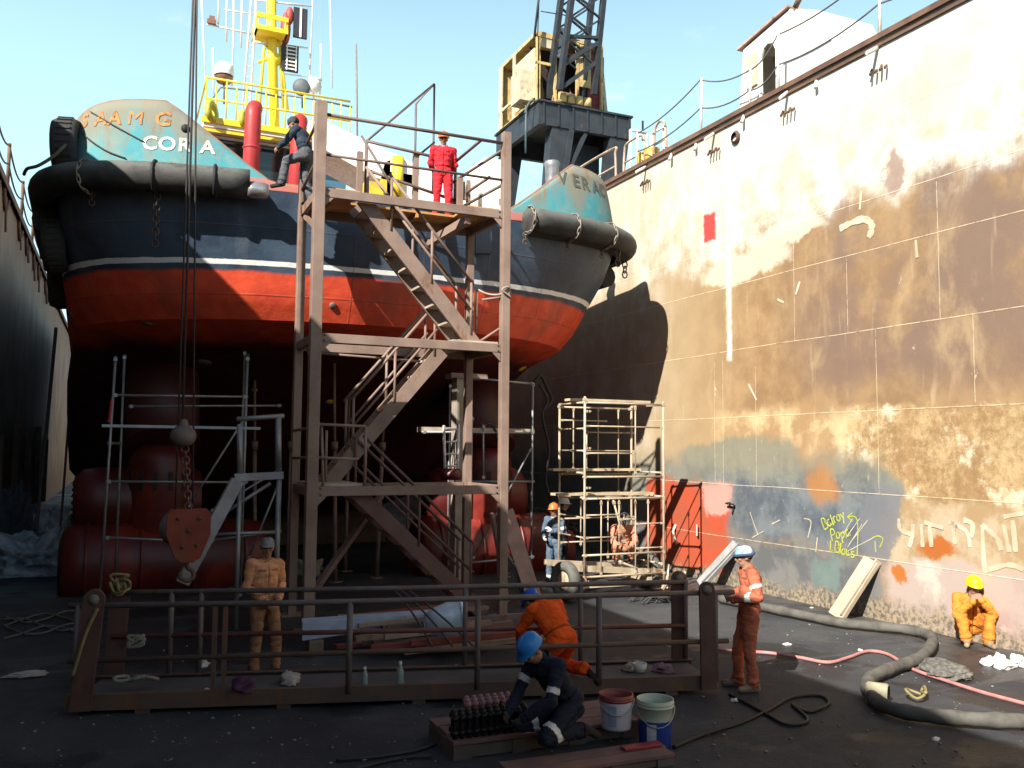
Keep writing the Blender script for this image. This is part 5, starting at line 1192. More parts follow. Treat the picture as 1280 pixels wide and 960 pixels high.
def bucket(label, p, r_, h, split, top_m, low_m, lab_m, inside, tilt=0):
    p = Vec(p); o = thing('paint_bucket', label, 'bucket', tuple(p))
    b = MB(); b.lathe([(0,0),(r_*.88,0),(r_*.9,.02),(r_*(.9+.1*split),h*split)],p,n=32); b.build('lower_body', low_m, o)
    b = MB(); b.lathe([(r_*(.9+.1*split),h*split),(r_*.985,h*.84),(r_*1.05,h*.85),(r_*1.05,h*.875),(r_*.99,h*.885),(r_*1.05,h*.92),(r_*1.05,h*.945),(r_*1.0,h*.955),(r_*1.04,h),(r_*.97,h),(r_*.95,h*.8),(r_*.9,h*.6)],p,n=32); b.build('rim', top_m, o)
    b = MB(); b.lathe([(0,h*.66),(r_*.93,h*.66)],p,n=32); b.build('paint', inside, o)
    b = MB(); d0 = Vec((-.42,-.9,0)).normalized()
    for s_,ang in ((1,-.35),(1,.55)):
        pts = []
        for k_ in range(5):
            a_ = ang+(-.28+.14*k_); d = Matrix.Rotation(a_,3,'Z') @ d0; pts.append((d,))
        vs3 = []; 
        for d, in pts:
            for z_ in (h*.12,h*split*.92): vs3.append(p+d*(r_*(.9+.1*z_/h)+.004)+Vec((0,0,z_)))
        if ang < 0 or s_ < 0: b.add(vs3,[(2*k_,2*k_+2,2*k_+3,2*k_+1) for k_ in range(4)])
    b.build('label_panel', lab_m, o)
    b = MB(); 
    q = [p+Matrix.Rotation(a_,3,'Z') @ d0*(r_*1.07)+Vec((0,0,h*(.86-.38*math.sin((a_+1.5)/3*math.pi)))) for a_ in [-1.5+i*.3 for i in range(11)]]
    b.poly(q,.006,6); b.build('handle', plain('wire_handle', (.4,.4,.4), .4, .8), o)
    return o
BLUEB = worn('deep_blue_bucket_print', (.02,.06,.30), (.015,.04,.22), .0, .4); GRNB = worn('pale_green_plastic', (.44,.52,.42), (.36,.43,.35), .05, .4); WHB = worn('stained_white_plastic', (.52,.53,.58), (.42,.42,.48), .1, .45); RDP = plain('red_paint_film', (.22,.03,.02), .3)
bucket('stained white paint bucket with red rim on the skid corner', Vec(at(770,909,z=.172)), .165, .33, .80, worn('red_smeared_rim', (.26,.06,.05), None, .1, .5), WHB, plain('pale_blue_label', (.30,.34,.5), .5), RDP)
bucket('pale green bucket with deep blue printed lower half', at(819,931,z=0), .178, .45, .58, GRNB, BLUEB, plain('white_stripe_label', (.55,.57,.6), .5), plain('dark_inside', (.16,.18,.15), .6))

# ================================================================== DOCKSIDE CRANE beyond the ship
YC = 27.0; K = lambda x,y,Y=YC: at(x,y,Y=Y)
CB = worn('black_portal_paint', (.030,.034,.040), (.020,.023,.028), .2, .5); CY = worn('pale_yellow_cab_paint', (.52,.39,.16), (.40,.29,.13), .45, .6); CYW = worn('bleached_cab_paint', (.54,.47,.32), None, .4, .6)
cr = thing('dockside_crane', 'dockside crane with yellow machinery cab and black lattice jib on the wall top', 'crane', (14.2,28.5,WH))
xa, xb_ = 12.75, 16.7; zg0, zg1 = 14.25, 15.05
b = MB(); b.box((xa+.2,YC,zg0),(xb_,YC+.2,zg1)); b.box((xa+.2,YC+3.6,zg0),(xb_,YC+3.8,zg1)); b.box((xa+.2,YC+.2,zg0),(xa+.4,YC+3.6,zg1)); b.box((xb_-.2,YC+.2,zg0),(xb_,YC+3.6,zg1)); b.box((xa+.4,YC+.2,zg1-.1),(xb_-.2,YC+3.6,zg1-.02))
for i in range(8): x = xa+.35+i*.58; b.box((x,YC-.05,zg0+.02),(x+.06,YC-.002,zg1-.02))
b.box((xa+.15,YC-.08,zg1),(xb_+.05,YC+3.9,zg1+.07)); b.build('portal_girder', CB, cr)
for x0_,x1_,yy in ((xa+.9,xa+1.3,YC),(xb_-.7,xb_-.3,YC),(xa+.5,xa+.9,YC+3.4),(xb_-.7,xb_-.3,YC+3.4)):
    b = MB(); b.prism([(x0_-.15,yy+.05,zg0),(x1_+.25,yy+.05,zg0),(x1_-.05,yy+.05,12.2),(x1_-.15,yy+.05,WH+.05),(x0_-.45,yy+.05,WH+.05)],(0,.5,0)); b.build('portal_leg', CB, cr)
b = MB(); b.bar((xa+1.5,YC+.1,zg0),(xa+1.2,YC+.1,12.3),.2,.25); b.bar((xa+2.1,YC+.1,zg0-.05),(xa+1.25,YC+.1,12.4),.12,.14); b.box((xa+2.0,YC+1.2,WH+.05),(xa+3.3,YC+2.8,zg0)); b.build('portal_brace', CB, cr)
# cab
zc0, zc1 = zg1+.08, 17.65; cx0, cx1 = 13.0, 15.7
b = MB()
for x in (cx0,13.05,13.7,14.6,cx1-.1): b.box((x,YC+.3,zc0),(x+.1,YC+.4,zc1))
for z in (zc0,16.55,zc1-.1): b.box((cx0,YC+.29,z),(13.75,YC+.41,z+.1))
b.box((cx0,YC+.3,zc1-.02),(cx1,YC+3.6,zc1+.1)); b.box((cx0-.1,YC+.2,zc0-.06),(cx1+.3,YC+3.7,zc0+.02)); b.box((cx0,YC+3.5,zc0),(cx1,YC+3.6,zc1)); b.box((14.65,YC+.32,zc0+.9),(15.2,YC+.36,zc1))
cab = b.build('cab', CY, cr)
b = MB(); b.box((cx0+.1,YC+.32,17.2),(13.7,YC+.37,zc1)); b.build('louvre_panel', CYW, cab)
b = MB(); b.box((cx0-.05,YC+.4,zc0+.2),(cx0,YC+2.0,zc1-.5)); b.box((cx0-.05,YC+2.1,zc0),(cx0,YC+2.3,zc1)); b.box((cx0-.05,YC+3.3,zc0),(cx0,YC+3.6,zc1)); b.box((cx0-.06,YC+2.3,zc0+.7),(cx0,YC+3.3,zc0+.8)); b.box((cx0-.55,YC+.5,zc0+.1),(cx0-.06,YC+1.3,zc0+1.2)); b.build('side_panel', CYW, cab)
b = MB(); b.box((cx0+.15,YC+1.2,zc0),(cx1-.1,YC+1.25,zc1-.1)); b.build('dark_interior', plain('dark_machinery', (.03,.022,.02), .8), cab)
b = MB(); random.seed(12)
for i in range(16): x = random.uniform(cx0+.3,14.6); b.tube((x,YC+.7,zc0),(x+random.uniform(-.1,.1),YC+.8,zc0+random.uniform(.6,1.6)),random.uniform(.02,.07))
for i in range(5): b.lathe([(0,-.2),(.28,-.2),(.28,.2),(0,.2)],(13.9+.2*i,YC+.6,zc0+.2+.2*(i%2)),(1,0,0),14)
b.build('machinery', worn('brown_machinery', (.30,.18,.11), (.12,.07,.05), .3), cab)
b = MB(); b.box((13.65,YC+.2,16.9),(14.1,YC+.28,18.0)); b.build('white_board', plain('white_board', (.75,.75,.76)), cab)
b = MB(); b.box((15.15,YC+.5,zc0+.05),(15.85,YC+1.6,17.4)); b.build('red_curtain', worn('dark_red_net', (.16,.03,.03), (.25,.06,.06), 0, .9, scale=10), cab)
b = MB(); b.prism([(15.85,YC+.45,zc0),(16.0,YC+.45,zc0),(15.75,YC+.45,17.45),(15.65,YC+.45,17.45)],(0,.1,0)); b.build('yellow_strut', CYW, cab)
b = MB()
for i in range(4): b.lathe([(0,0),(.16,0),(.16,.3),(0,.3)],(13.9+i*.33,YC+.05,zc0+.05),(0,0,1),12)
b.build('yellow_drum', CY, cab)
# jib
jb = bpy.data.objects.new('jib', None); col.objects.link(jb); jb.parent = cr; jb.location = Vec((14.3,YC-.1,zc0))-cr.location
pL0,pL1 = K(699,112,YC-.3),K(714,0,YC-1.0); pR0,pR1 = K(742,118,YC-.3),K(754,0,YC-1.0)
ext = lambda a,e: a+(e-a)*2.6
for dy in (0,.9):
    for a,e,w_ in ((pL0,pL1,.26),(pR0,pR1,.22)):
        b = MB(); b.bar(a+Vec((0,dy,0)),ext(a,e)+Vec((0,dy,0)),.16,w_,(0,1,0)); b.build('chord', CB, jb)
b = MB()
for i in range(9):
    t0,t1 = .30+i*.25,.30+(i+1)*.25; l0,l1,r0,r1 = pL0.lerp(pL1,t0),pL0.lerp(pL1,t1),pR0.lerp(pR1,t0),pR0.lerp(pR1,t1)
    l0,l1,r0,r1 = [a+(e-a)*t_ for a,e,t_ in ((pL0,pL1,t0),(pL0,pL1,t1),(pR0,pR1,t0),(pR0,pR1,t1))]
    for dy in (0,.9): b.bar(l0+Vec((0,dy,0)),r1+Vec((0,dy,0)),.06,.07,(0,1,0)); b.bar(r0+Vec((0,dy,0)),l1+Vec((0,dy,0)),.06,.07,(0,1,0))
b.bar(pL0+(pL1-pL0)*.3,pR0+(pR1-pR0)*.55,.14,.16,(0,1,0)); b.bar(pL0.lerp(pL1,.6),pR0.lerp(pR1,.6),.1,.12,(0,1,0)); b.bar(pL0,pR0.lerp(pR1,.35),.14,.16,(0,1,0))
b.build('lacing', CB, jb)
b = MB(); b.tube(K(668,46),K(680,-60),.045); b.tube(K(672,46),K(676,-60),.02); b.tube(K(676,14),K(712,20),.02); b.tube(K(696,36),K(706,-60),.025); b.build('pendant_rope', CB, cr)
b = MB(); b.box((xb_-.1,YC-.5,WH+.05),(xb_+.3,YC+.2,WH+2.4)); b.tube((xb_-.4,YC-.6,WH),(xb_-.4,YC-.6,zg1-.7),.05); b.tube((xb_+.3,YC-.6,WH),(xb_+.3,YC-.6,zg1-.7),.05); b.tube((xb_-.4,YC-.6,zg1-.7),(xb_+.3,YC-.6,zg1-.7),.05); b.build('access_frame', worn('pale_grey_frame', (.5,.5,.48), None, .2), cr)
b = MB(); b.tube((xa-.2,YC+.2,13.2),(xa-.2,YC+.2,14.9),.04); b.poly(spline([(xa-.25,YC+.2,14.6),(xa-.0,YC+.2,15.1),(xa+.5,YC+.2,15.0),(xa+.6,YC+.2,14.6)],5),.035,6); b.build('ladder_hoop', worn('dark_teal_pipe', (.07,.10,.11), None, .1), cr)
# ================================================================== PEOPLE
def cloth_mat(name, c, c2=None, dirt=.4):
    m = M(name, .85, 0, .2); c2 = c2 or tuple(v*.72 for v in c)
    k = m.mix(c, c2, m.noise(5,5,.6).step(.38,.64)); k = m.mix(k, tuple(v*.30+.004 for v in c), m.noise(3.6,7,.68,off=3).step(.52,.72)*dirt*1.5); k = m.mix(k, tuple(v*.5 for v in c), m.noise(14,5,.65,off=7).step(.58,.74)*dirt)
    m.color(k); m.bump(m.noise(11,3,.5,(1,1,.6),off=4,dist=.8)+m.noise(38,3,.6)*.25, .55, .02); return m.m
SKIN = cloth_mat('tanned_skin', (.33,.185,.12), (.29,.155,.10), .1); BOOT = cloth_mat('worn_black_boot', (.035,.03,.027), None, .1); BOOTT = cloth_mat('tan_dusty_boot', (.30,.22,.15)); GLOVE = cloth_mat('dark_work_glove', (.07,.06,.055)); HAIR = cloth_mat('black_hair', (.012,.010,.009)); DARK = cloth_mat('eye_and_brow_dark', (.012,.010,.010)); LIP = cloth_mat('lip_tone', (.22,.085,.07)); SEAM_D = {}
def dark_of(mt):
    if mt.name not in SEAM_D:
        mm = mt.copy(); mm.name = mt.name+'_seam'; ht = mm.node_tree.nodes.new('ShaderNodeHueSaturation'); ht.inputs['Value'].default_value = .45
        bs = mm.node_tree.nodes['Principled BSDF']; l0 = bs.inputs['Base Color'].links[0].from_socket; mm.node_tree.links.new(l0, ht.inputs['Color']); mm.node_tree.links.new(ht.outputs[0], bs.inputs['Base Color']); SEAM_D[mt.name] = mm
    return SEAM_D[mt.name]
REFL = plain('reflective_band', (.72,.72,.70), .35, var=.1)
def unit(a): return a/np.linalg.norm(a)
def person(label, loc, heading, J, cloth, trousers=None, boots=None, hands=None, scale=1., bands=(), scarf=None, seed=0, collar=None, bulk=1., gripL=.7, gripR=.7, face_cloth=None):
    """J: joints in metres, x right, y forward, z up; one continuous body from tapered limbs, then one voxel skin"""
    boots = boots or BOOT; hands = hands or SKIN; trousers = trousers or cloth
    mats = [cloth, trousers, boots, hands, SKIN, HAIR, DARK, LIP, REFL, collar or cloth]
    J = {k: np.array(v, float) for k,v in J.items()}
    prims = []  # kind, data, mat
    def cap(a,b,ra,rb,m): prims.append(('c', np.array(a,float), np.array(b,float), ra, rb, m))
    def ell(c,r,ax,m): prims.append(('e', np.array(c,float), np.array(r,float), np.array(ax,float), m))
    P, Cc, N, Hd = J['pelvis'], J['chest'], J['neck'], J['head']
    side = unit(J['RS']-J['LS']); up = unit(Cc-P); fr = unit(np.cross(up, side)); 
    sd = unit(np.cross(fr, up)); axT = np.stack([sd, fr, up], 1)
    hs = unit(J['RH']-J['LH']); axP = np.stack([hs, unit(np.cross(up,hs)) , up], 1)
    B = bulk
    ell(P+up*.02, (.168*B,.125*B,.13), axP, 1)
    ell(P*.62+Cc*.38, (.150*B,.115*B,.16), axT, 0)
    ell(P*.3+Cc*.7, (.165*B,.118*B,.17), axT, 0)
    ell(Cc+up*.02, (.178*B,.122*B,.15), axT, 0)
    for s in 'LR':
        sg = -1 if s == 'L' else 1
        S_,E_,W_,H_,K_,A_,T_ = (J[s+q] for q in 'SEWHKAT')
        cap(Cc+up*.09+sd*sg*.05, S_, .085, .068*B, 0)
        cap(S_, E_, .066*B, .050*B, 0); cap(E_, W_, .053*B, .044, 0)
        cap(H_+up*.0, K_, .098*B, .066*B, 1); cap(K_, A_, .066*B, .060*B, 1); cap(A_+unit(K_-A_)*.03, A_+unit(K_-A_)*.07, .070*B, .066*B, 1); ell(K_, (.066*B,)*3, np.eye(3), 1)
        td = T_-A_; L = np.linalg.norm(td); td = td/L
        dn = unit((A_-K_)); sole = A_+dn*.045
        cap(A_+dn*.0-td*.03, A_+td*.06+dn*.025, .052, .046, 2); cap(sole-td*.05, sole+td*.17, .038, .040, 2)
        # hand: palm, four fingers, thumb
        hd = unit(J.get(s+'hd', W_-E_)); pn = J.get(s+'pn', np.array([-sg*1.0,0,0.])); pn = unit(pn-hd*np.dot(pn,hd)); ac = np.cross(hd,pn)
        grip = gripL if s == 'L' else gripR
        kn = W_+hd*.085
        ell(W_+hd*.05, (.024,.040,.052), np.stack([pn, ac, hd],1), 3); cap(W_-hd*.02, W_+hd*.03, .030, .028, 3)
        for q,(o,l) in enumerate(((.030,.070),(.010,.080),(-.010,.075),(-.029,.058))):
            b0 = kn+ac*o-hd*.012; a1 = grip*.55; a2 = grip*1.5
            d1 = hd*math.cos(a1)+pn*math.sin(a1); d2 = hd*math.cos(a2)+pn*math.sin(a2)
            m1 = b0+d1*l*.55; cap(b0, m1, .0105, .0098, 3); cap(m1, m1+d2*l*.5, .0098, .0085, 3)
        tb = W_+hd*.03+ac*.028; cap(tb, tb+unit(hd*.6+ac*.6+pn*.5)*.045, .013, .011, 3); t2 = tb+unit(hd*.6+ac*.6+pn*.5)*.045; cap(t2, t2+unit(hd*.9+pn*.7)*.03, .011, .009, 3)
    # neck and head
    hf = unit(J['look']); hu = J.get('hup', np.array([0,0,1.])); hr = unit(np.cross(hf, hu)); hu = unit(np.cross(hr, hf)); axH = np.stack([hr, hf, hu], 1)
    cap(N-up*.03, Hd-hu*.06, .062, .056, 4 if face_cloth is None else 9)
    cap(Cc+up*.12-sd*.07, Cc+up*.12+sd*.07, .07, .07, 0); cap(N-up*.055, N-up*.01, .085, .070, 9)
    hd0 = len(prims)
    ell(Hd+hu*.02-hf*.008, (.077,.096,.100), axH, 4); ell(Hd-hu*.045+hf*.012, (.060,.074,.078), axH, 4); ell(Hd-hu*.088+hf*.045, (.032,.030,.028), axH, 4)
    cap(Hd+hf*.086+hu*.022, Hd+hf*.108-hu*.020, .010, .017, 4); ell(Hd+hf*.074+hu*.034,(.055,.022,.013),axH,4)
    for sg in (-1,1): ell(Hd+hr*sg*.078-hf*.012-hu*.005,(.010,.022,.032),axH,4); ell(Hd+hr*sg*.040+hf*.066-hu*.018,(.024,.022,.022),axH,4)
    ell(Hd+hf*.082-hu*.052,(.026,.016,.012),axH,4)
    ell(Hd+hu*.035-hf*.025,(.084,.092,.093),axH,5)
    # --- union skin
    mb = MB()
    for p in prims:
        if p[0] == 'c':
            a,b,ra,rb = p[1:5]; d = b-a; L = np.linalg.norm(d); n = 14; 
            pts = []; rr = []
            dd = d/max(L,1e-6)
            for k_ in range(4): t = math.cos(math.pi/2*(1-k_/4)) ; pts.append(a-dd*ra*math.cos(math.pi/2*k_/4)); rr.append(max(ra*math.sin(math.pi/2*k_/4),1e-4))
            for k_ in range(4): pts.append(a+d*k_/4); rr.append(ra+(rb-ra)*k_/4)
            for k_ in range(5): pts.append(b+dd*rb*math.sin(math.pi/2*k_/4)); rr.append(max(rb*math.cos(math.pi/2*k_/4),1e-4))
            mb.poly([Vec(q) for q in pts], 1, n, True, rr)
        else:
            rot = Matrix([[p[3][i][j] for j in range(3)] for i in range(3)]); mb.ell(Vec(p[1]), p[2], 18, rot)
    tmp = mb.build('body_source', [cloth]); md = tmp.modifiers.new('r','REMESH'); md.mode = 'VOXEL'; md.voxel_size = .0095; md.use_smooth_shade = True
    sm = tmp.modifiers.new('s','SMOOTH'); sm.factor = .5; sm.iterations = 2
    dg = bpy.context.evaluated_depsgraph_get(); ev = tmp.evaluated_get(dg); me = bpy.data.meshes.new_from_object(ev, depsgraph=dg)
    old = tmp.data; bpy.data.objects.remove(tmp); bpy.data.meshes.remove(old)
    nv = len(me.vertices); co = np.empty(nv*3); me.vertices.foreach_get('co', co); co = co.reshape(-1,3)
    best = np.full(nv, 9.); mi = np.zeros(nv, int); tl = np.zeros(nv); bp = np.zeros(nv,int)
    for ip,p in enumerate(prims):
        if p[0] == 'c':
            a,b,ra,rb,m_ = p[1:]; d = b-a; t = np.clip(((co-a)@d)/max(d@d,1e-9),0,1); q = a+t[:,None]*d; dist = np.linalg.norm(co-q,axis=1)-(ra+(rb-ra)*t)
        else:
            c,r_,ax,m_ = p[1:]; l = (co-c)@ax; kk = np.linalg.norm(l/r_,axis=1); dist = (kk-1)*r_.min()*1.15; t = np.zeros(nv)
        w_ = dist < best; best[w_] = dist[w_]; mi[w_] = m_; tl[w_] = t[w_]; bp[w_] = ip
    # face details
    for sg in (-1,1):
        e = Hd+hr*sg*.033+hf*.088+hu*.018; mi[(np.linalg.norm(((co-e)@axH)/np.array([.017,.03,.009]),axis=1) < 1) & (mi==4)] = 6
        e = Hd+hr*sg*.034+hf*.09+hu*.043; mi[(np.linalg.norm(((co-e)@axH)/np.array([.022,.03,.007]),axis=1) < 1) & (mi==4)] = 6
    e = Hd+hf*.09-hu*.052; mi[(np.linalg.norm(((co-e)@axH)/np.array([.024,.03,.008]),axis=1) < 1) & (mi==4)] = 7
    # hair only at the back and sides below the hat
    l = (co-Hd)@axH; inhead = mi == 5; mi[inhead & ((l[:,1] > .03) & (l[:,2] < .055))] = 4
    if face_cloth is not None:
        mats.append(face_cloth); fm = (np.abs(l[:,0]) < .1) & (l[:,2] < face_cloth_h) & (l[:,2] > -.16) & ((mi==4)|(mi==7)|(mi==9)) & (np.linalg.norm(l,axis=1)<.2); mi[fm] = 10
    # zip, chest pockets, belt and cuffs sewn in a darker thread
    lt_ = (co-P)@axT; hh = np.linalg.norm(Cc-P); cl_ = (mi==0)|(mi==1); fv = lt_[:,1] > .02
    zipm = cl_ & fv & (np.abs(lt_[:,0]) < .008) & (lt_[:,2] > -.05) & (lt_[:,2] < hh+.12)
    px0 = np.abs(np.abs(lt_[:,0])-.085); pz = lt_[:,2]-(hh+.015)
    pk = cl_ & fv & (px0 < .05) & (np.abs(pz-.035) < .013)
    belt = cl_ & (np.abs(lt_[:,2]-.11) < .013) & (np.linalg.norm(lt_[:,:2],axis=1) < .26)
    side_ = cl_ & (np.abs(lt_[:,2]+.02) < .006) & (np.abs(lt_[:,0]) > .07) & fv
    sm_ = zipm | pk | belt | side_
    for ja,jb in (('LE','LW'),('RE','RW'),('LK','LA'),('RK','RA')):
        a,b = J[ja],J[jb]; d = b-a; t = ((co-a)@d)/(d@d); dist = np.linalg.norm(co-(a+t[:,None]*d),axis=1); sm_ |= cl_ & (np.abs(t-.93) < .02) & (dist < .11)
    mats.append(dark_of(cloth)); dk_i = len(mats)-1; mi[sm_] = dk_i
    # reflective bands: (from joint, to joint, t0, t1)
    for ja,jb,t0,t1,rad in bands:
        a,b = J[ja],J[jb]; d = b-a; t = ((co-a)@d)/(d@d); dist = np.linalg.norm(co-(a+t[:,None]*d),axis=1); mi[(t>t0)&(t<t1)&(dist<rad)&((mi==0)|(mi==1)|(mi==dk_i))] = 8
    # cloth folds
    no = np.empty(nv*3); me.vertices.foreach_get('normal', no); no = no.reshape(-1,3)
    clothv = (mi==0)|(mi==1)|(mi==8)|(mi==dk_i)
    amp = np.zeros(nv)
    for i in np.nonzero(clothv)[0]:
        v = Vec(co[i]); amp[i] = (-.006 if mi[i]==dk_i else 0)+mnoise.noise(v*6+Vec((seed,0,0)))*.010 - .0055*max(0,.16-abs(mnoise.noise(Vec((v.x*8,v.y*8,v.z*15+v.x*6))+Vec((seed*3,1,0)))))/.16 + mnoise.noise(Vec((v.x*10+v.z*7,v.y*10,v.z*13-v.x*6))+Vec((0,seed,0)))*.010
    near = np.zeros(nv)
    for jn in ('LE','RE','LK','RK','LA','RA','pelvis'): near = np.maximum(near, np.exp(-np.linalg.norm(co-J[jn],axis=1)**2/.018))
    co2 = (co+no*(amp*(1+.7*near))[:,None]+no*np.where(clothv,.004,0)[:,None])*scale
    me.vertices.foreach_set('co', co2.astype(np.float32).ravel())
    me.materials.clear()
    for m_ in mats: me.materials.append(m_)
    nf = len(me.polygons); fi = np.zeros(nf, int); lt = np.empty(len(me.loops), int); me.loops.foreach_get('vertex_index', lt)
    ls = np.empty(nf,int); me.polygons.foreach_get('loop_start', ls); fi = mi[lt[ls]]
    me.polygons.foreach_set('material_index', fi.astype(np.int32)); me.polygons.foreach_set('use_smooth', np.ones(nf,bool)); me.update()
    me.name = 'person'; o = bpy.data.objects.new('person', me); col.objects.link(o)
    o.location = loc; o.rotation_euler = (0,0,heading); tag(o, label, 'person')
    # turned-up collar of the coverall
    mb = MB(); cN = N-up*.045; rg = []
    for k_ in range(16):
        a_ = 2*math.pi*k_/16+math.pi/2+.22; a_ = math.pi/2+.25+(2*math.pi-.5)*k_/15
        for (r_,h_) in ((.082,0),(.094,.035),(.098,.052),(.090,.052),(.076,.0)):
            rg.append(Vec(cN+sd*(math.cos(a_)*r_)+fr*(math.sin(a_)*r_*.95-.005)+up*(h_-.012+.012*math.sin(a_*-1))))
    fs5 = [(k_*5+j,(k_+1)*5+j,(k_+1)*5+(j+1)%5,k_*5+(j+1)%5) for k_ in range(15) for j in range(5)]
    mb.add(rg, fs5, True); child_build(mb,'collar',collar or cloth,o,(0,0,0),np.eye(3),scale)
    return o, (Hd*scale, axH)
face_cloth_h = -.01
def child_build(mb, name, mat, par, Hd, ax, scale=1.):
    rot = Matrix([[ax[i][j] for j in range(3)] for i in range(3)])
    me = bpy.data.meshes.new(name); me.from_pydata([rot @ (p*scale)+Vec(Hd) for p in mb.v], [], mb.f); me.materials.append(mat)
    me.polygons.foreach_set('use_smooth', mb.sm)
    bm = bmesh.new(); bm.from_mesh(me); bmesh.ops.remove_doubles(bm, verts=bm.verts, dist=1e-5); bmesh.ops.recalc_face_normals(bm, faces=bm.faces); bm.to_mesh(me); bm.free()
    o = bpy.data.objects.new(name, me); col.objects.link(o); o.parent = par; return o
def helmet(pr, mat, scale=1., strap=True):
    par,(Hd,ax) = pr; b = MB()
    n = 22; prof = [(.130,.048),(.133,.056),(.127,.066),(.124,.10),(.112,.135),(.086,.163),(.05,.180),(0.0001,.186)]
    vs4 = []; fs4 = []
    for r_,z in prof:
        for k_ in range(n):
            a = 2*math.pi*k_/n; x, y = math.cos(a)*r_*.88, math.sin(a)*r_*1.06
            if z < .06 and y > 0: y += .045*(max(0,math.sin(a))**2)
            if abs(x) < .02 and z > .1: pass
            vs4.append(Vec((x,y-.012,z-.02)))
    for i in range(len(prof)-1):
        for k_ in range(n): fs4.append((i*n+k_, i*n+(k_+1)%n, (i+1)*n+(k_+1)%n, (i+1)*n+k_))
    b.add(vs4, fs4, True); b.add(vs4[:n],[tuple(range(n))])
    ho = child_build(b,'helmet',mat,par,Hd,ax,scale)
    b = MB(); b.poly([Vec((0,math.cos(t_)*.132-.012,math.sin(t_)*.118+.05)) for t_ in [math.pi*(.12+.76*i/10) for i in range(11)]],.012,6); child_build(b,'helmet_ridge',mat,ho,Hd,ax,scale)
    if strap:
        b = MB(); b.poly([Vec((.082*math.cos(t_),.01,-.09+.13*math.sin(t_)-.02)) for t_ in [math.pi*(1+i/8) for i in range(9)]],.006,5)
        child_build(b,'chin_strap',plain('dark_strap',(.05,.05,.05)),ho,Hd,ax,scale)
def hood(pr, mat, name='hood', peak=False, scale=1.):
    par,(Hd,ax) = pr; b = MB(); vs4=[]; fs4=[]; n = 20
    prof = [(.105,-.0),(.11,.03),(.105,.07),(.092,.105),(.06,.128),(.0001,.136)]
    for r_,z in prof:
        for k_ in range(n): a = 2*math.pi*k_/n; vs4.append(Vec((math.cos(a)*r_*.84,math.sin(a)*r_*1.04-.006,z+(.018 if math.sin(a)>.2 and z<.02 else 0)+.006*math.sin(a*5+z*30))))
    for i in range(len(prof)-1):
        for k_ in range(n): fs4.append((i*n+k_, i*n+(k_+1)%n, (i+1)*n+(k_+1)%n, (i+1)*n+k_))
    b.add(vs4,fs4,True); h_ = child_build(b,name,mat,par,Hd,ax,scale)
    if peak:
        b = MB(); pts = [Vec((math.sin(a)*.085,.085+math.cos(a)*.075,.035-.012*math.cos(a))) for a in [-1.3+i*.26 for i in range(11)]]; b.prism(pts,(0,0,.012)); child_build(b,'peak',mat,h_,Hd,ax,scale)
    return h_
def bandana(pr, mat, scale=1.):
    h_ = hood(pr, mat, 'bandana', scale=scale); par,(Hd,ax) = pr; b = MB()
    b.poly([Vec((math.cos(a)*.10,math.sin(a)*.118-.008,.035+.006*math.sin(3*a))) for a in [2*math.pi*i/20 for i in range(20)]],.02,6,closed=True)
    child_build(b,'rolled_edge',plain('dark_blue_roll',(.04,.07,.16)),h_,Hd,ax,scale)
def shades(pr, mat=None, scale=1., z=.018):
    par,(Hd,ax) = pr; b = MB()
    for sg in (-1,1): b.ell((sg*.034,.098,z),(.027,.012,.017),12); b.tube((sg*.06,.092,z+.005),(sg*.082,-.01,z+.008),.004,5)
    b.tube((-.02,.106,z+.005),(.02,.106,z+.005),.004,5); child_build(b,'glasses',mat or plain('dark_glasses',(.012,.012,.014),.15),par,Hd,ax,scale)
STAND = dict(pelvis=(0,0,.95),chest=(0,.01,1.30),neck=(0,.0,1.475),head=(0,.03,1.615),look=(0,1,-.05),
    LS=(-.185,0,1.415),RS=(.185,0,1.415),LE=(-.25,-.02,1.13),RE=(.25,-.02,1.13),LW=(-.24,.08,.90),RW=(.24,.08,.90),
    LH=(-.09,0,.90),RH=(.09,0,.90),LK=(-.115,.03,.49),RK=(.115,.03,.49),LA=(-.13,-.01,.085),RA=(.13,-.01,.085),LT=(-.16,.2,.085),RT=(.16,.2,.085))
def pose(**k): d = dict(STAND); d.update(k); return d
def face(px_, py_): return math.atan2(py_,px_)-math.pi/2   # heading so that +y looks towards (px_,py_)

# 1 man in orange with blue bandana, standing at right, seen from his left, hands at his belly, looking left
OR1 = cloth_mat('faded_orange_coverall', (.46,.14,.075), (.36,.105,.06), .6); BAND = cloth_mat('patterned_blue_bandana', (.12,.36,.50), (.55,.60,.60), .5)
g1 = at(937,862,z=0)
p1 = person('person in faded orange coverall and blue patterned bandana standing beside the gangway', g1, face(-.72,.30),
    pose(LE=(-.27,-.05,1.15),RE=(.27,-.05,1.15),LW=(-.12,.22,1.10),RW=(.10,.23,1.12),Lhd=(.9,.3,.15),Rhd=(-.9,.3,.1),Lpn=(0,-.3,-1),Rpn=(0,-.3,-1),look=(.05,1,-.15),head=(0,.05,1.60),chest=(0,-.02,1.30),RA=(.15,.10,.085),RT=(.18,.31,.085),RK=(.125,.10,.49)), OR1, boots=BOOTT, bands=[('LS','LE',.42,.58,.1),('RS','RE',.42,.58,.1),('LE','LW',.35,.55,.09)], seed=1, bulk=1.06)
bandana(p1, BAND)
b = MB(); b.poly([(-.18,-.05,1.44),(-.2,-.03,1.3),(-.215,.02,1.12),(-.2,.1,1.06)],.012,6)
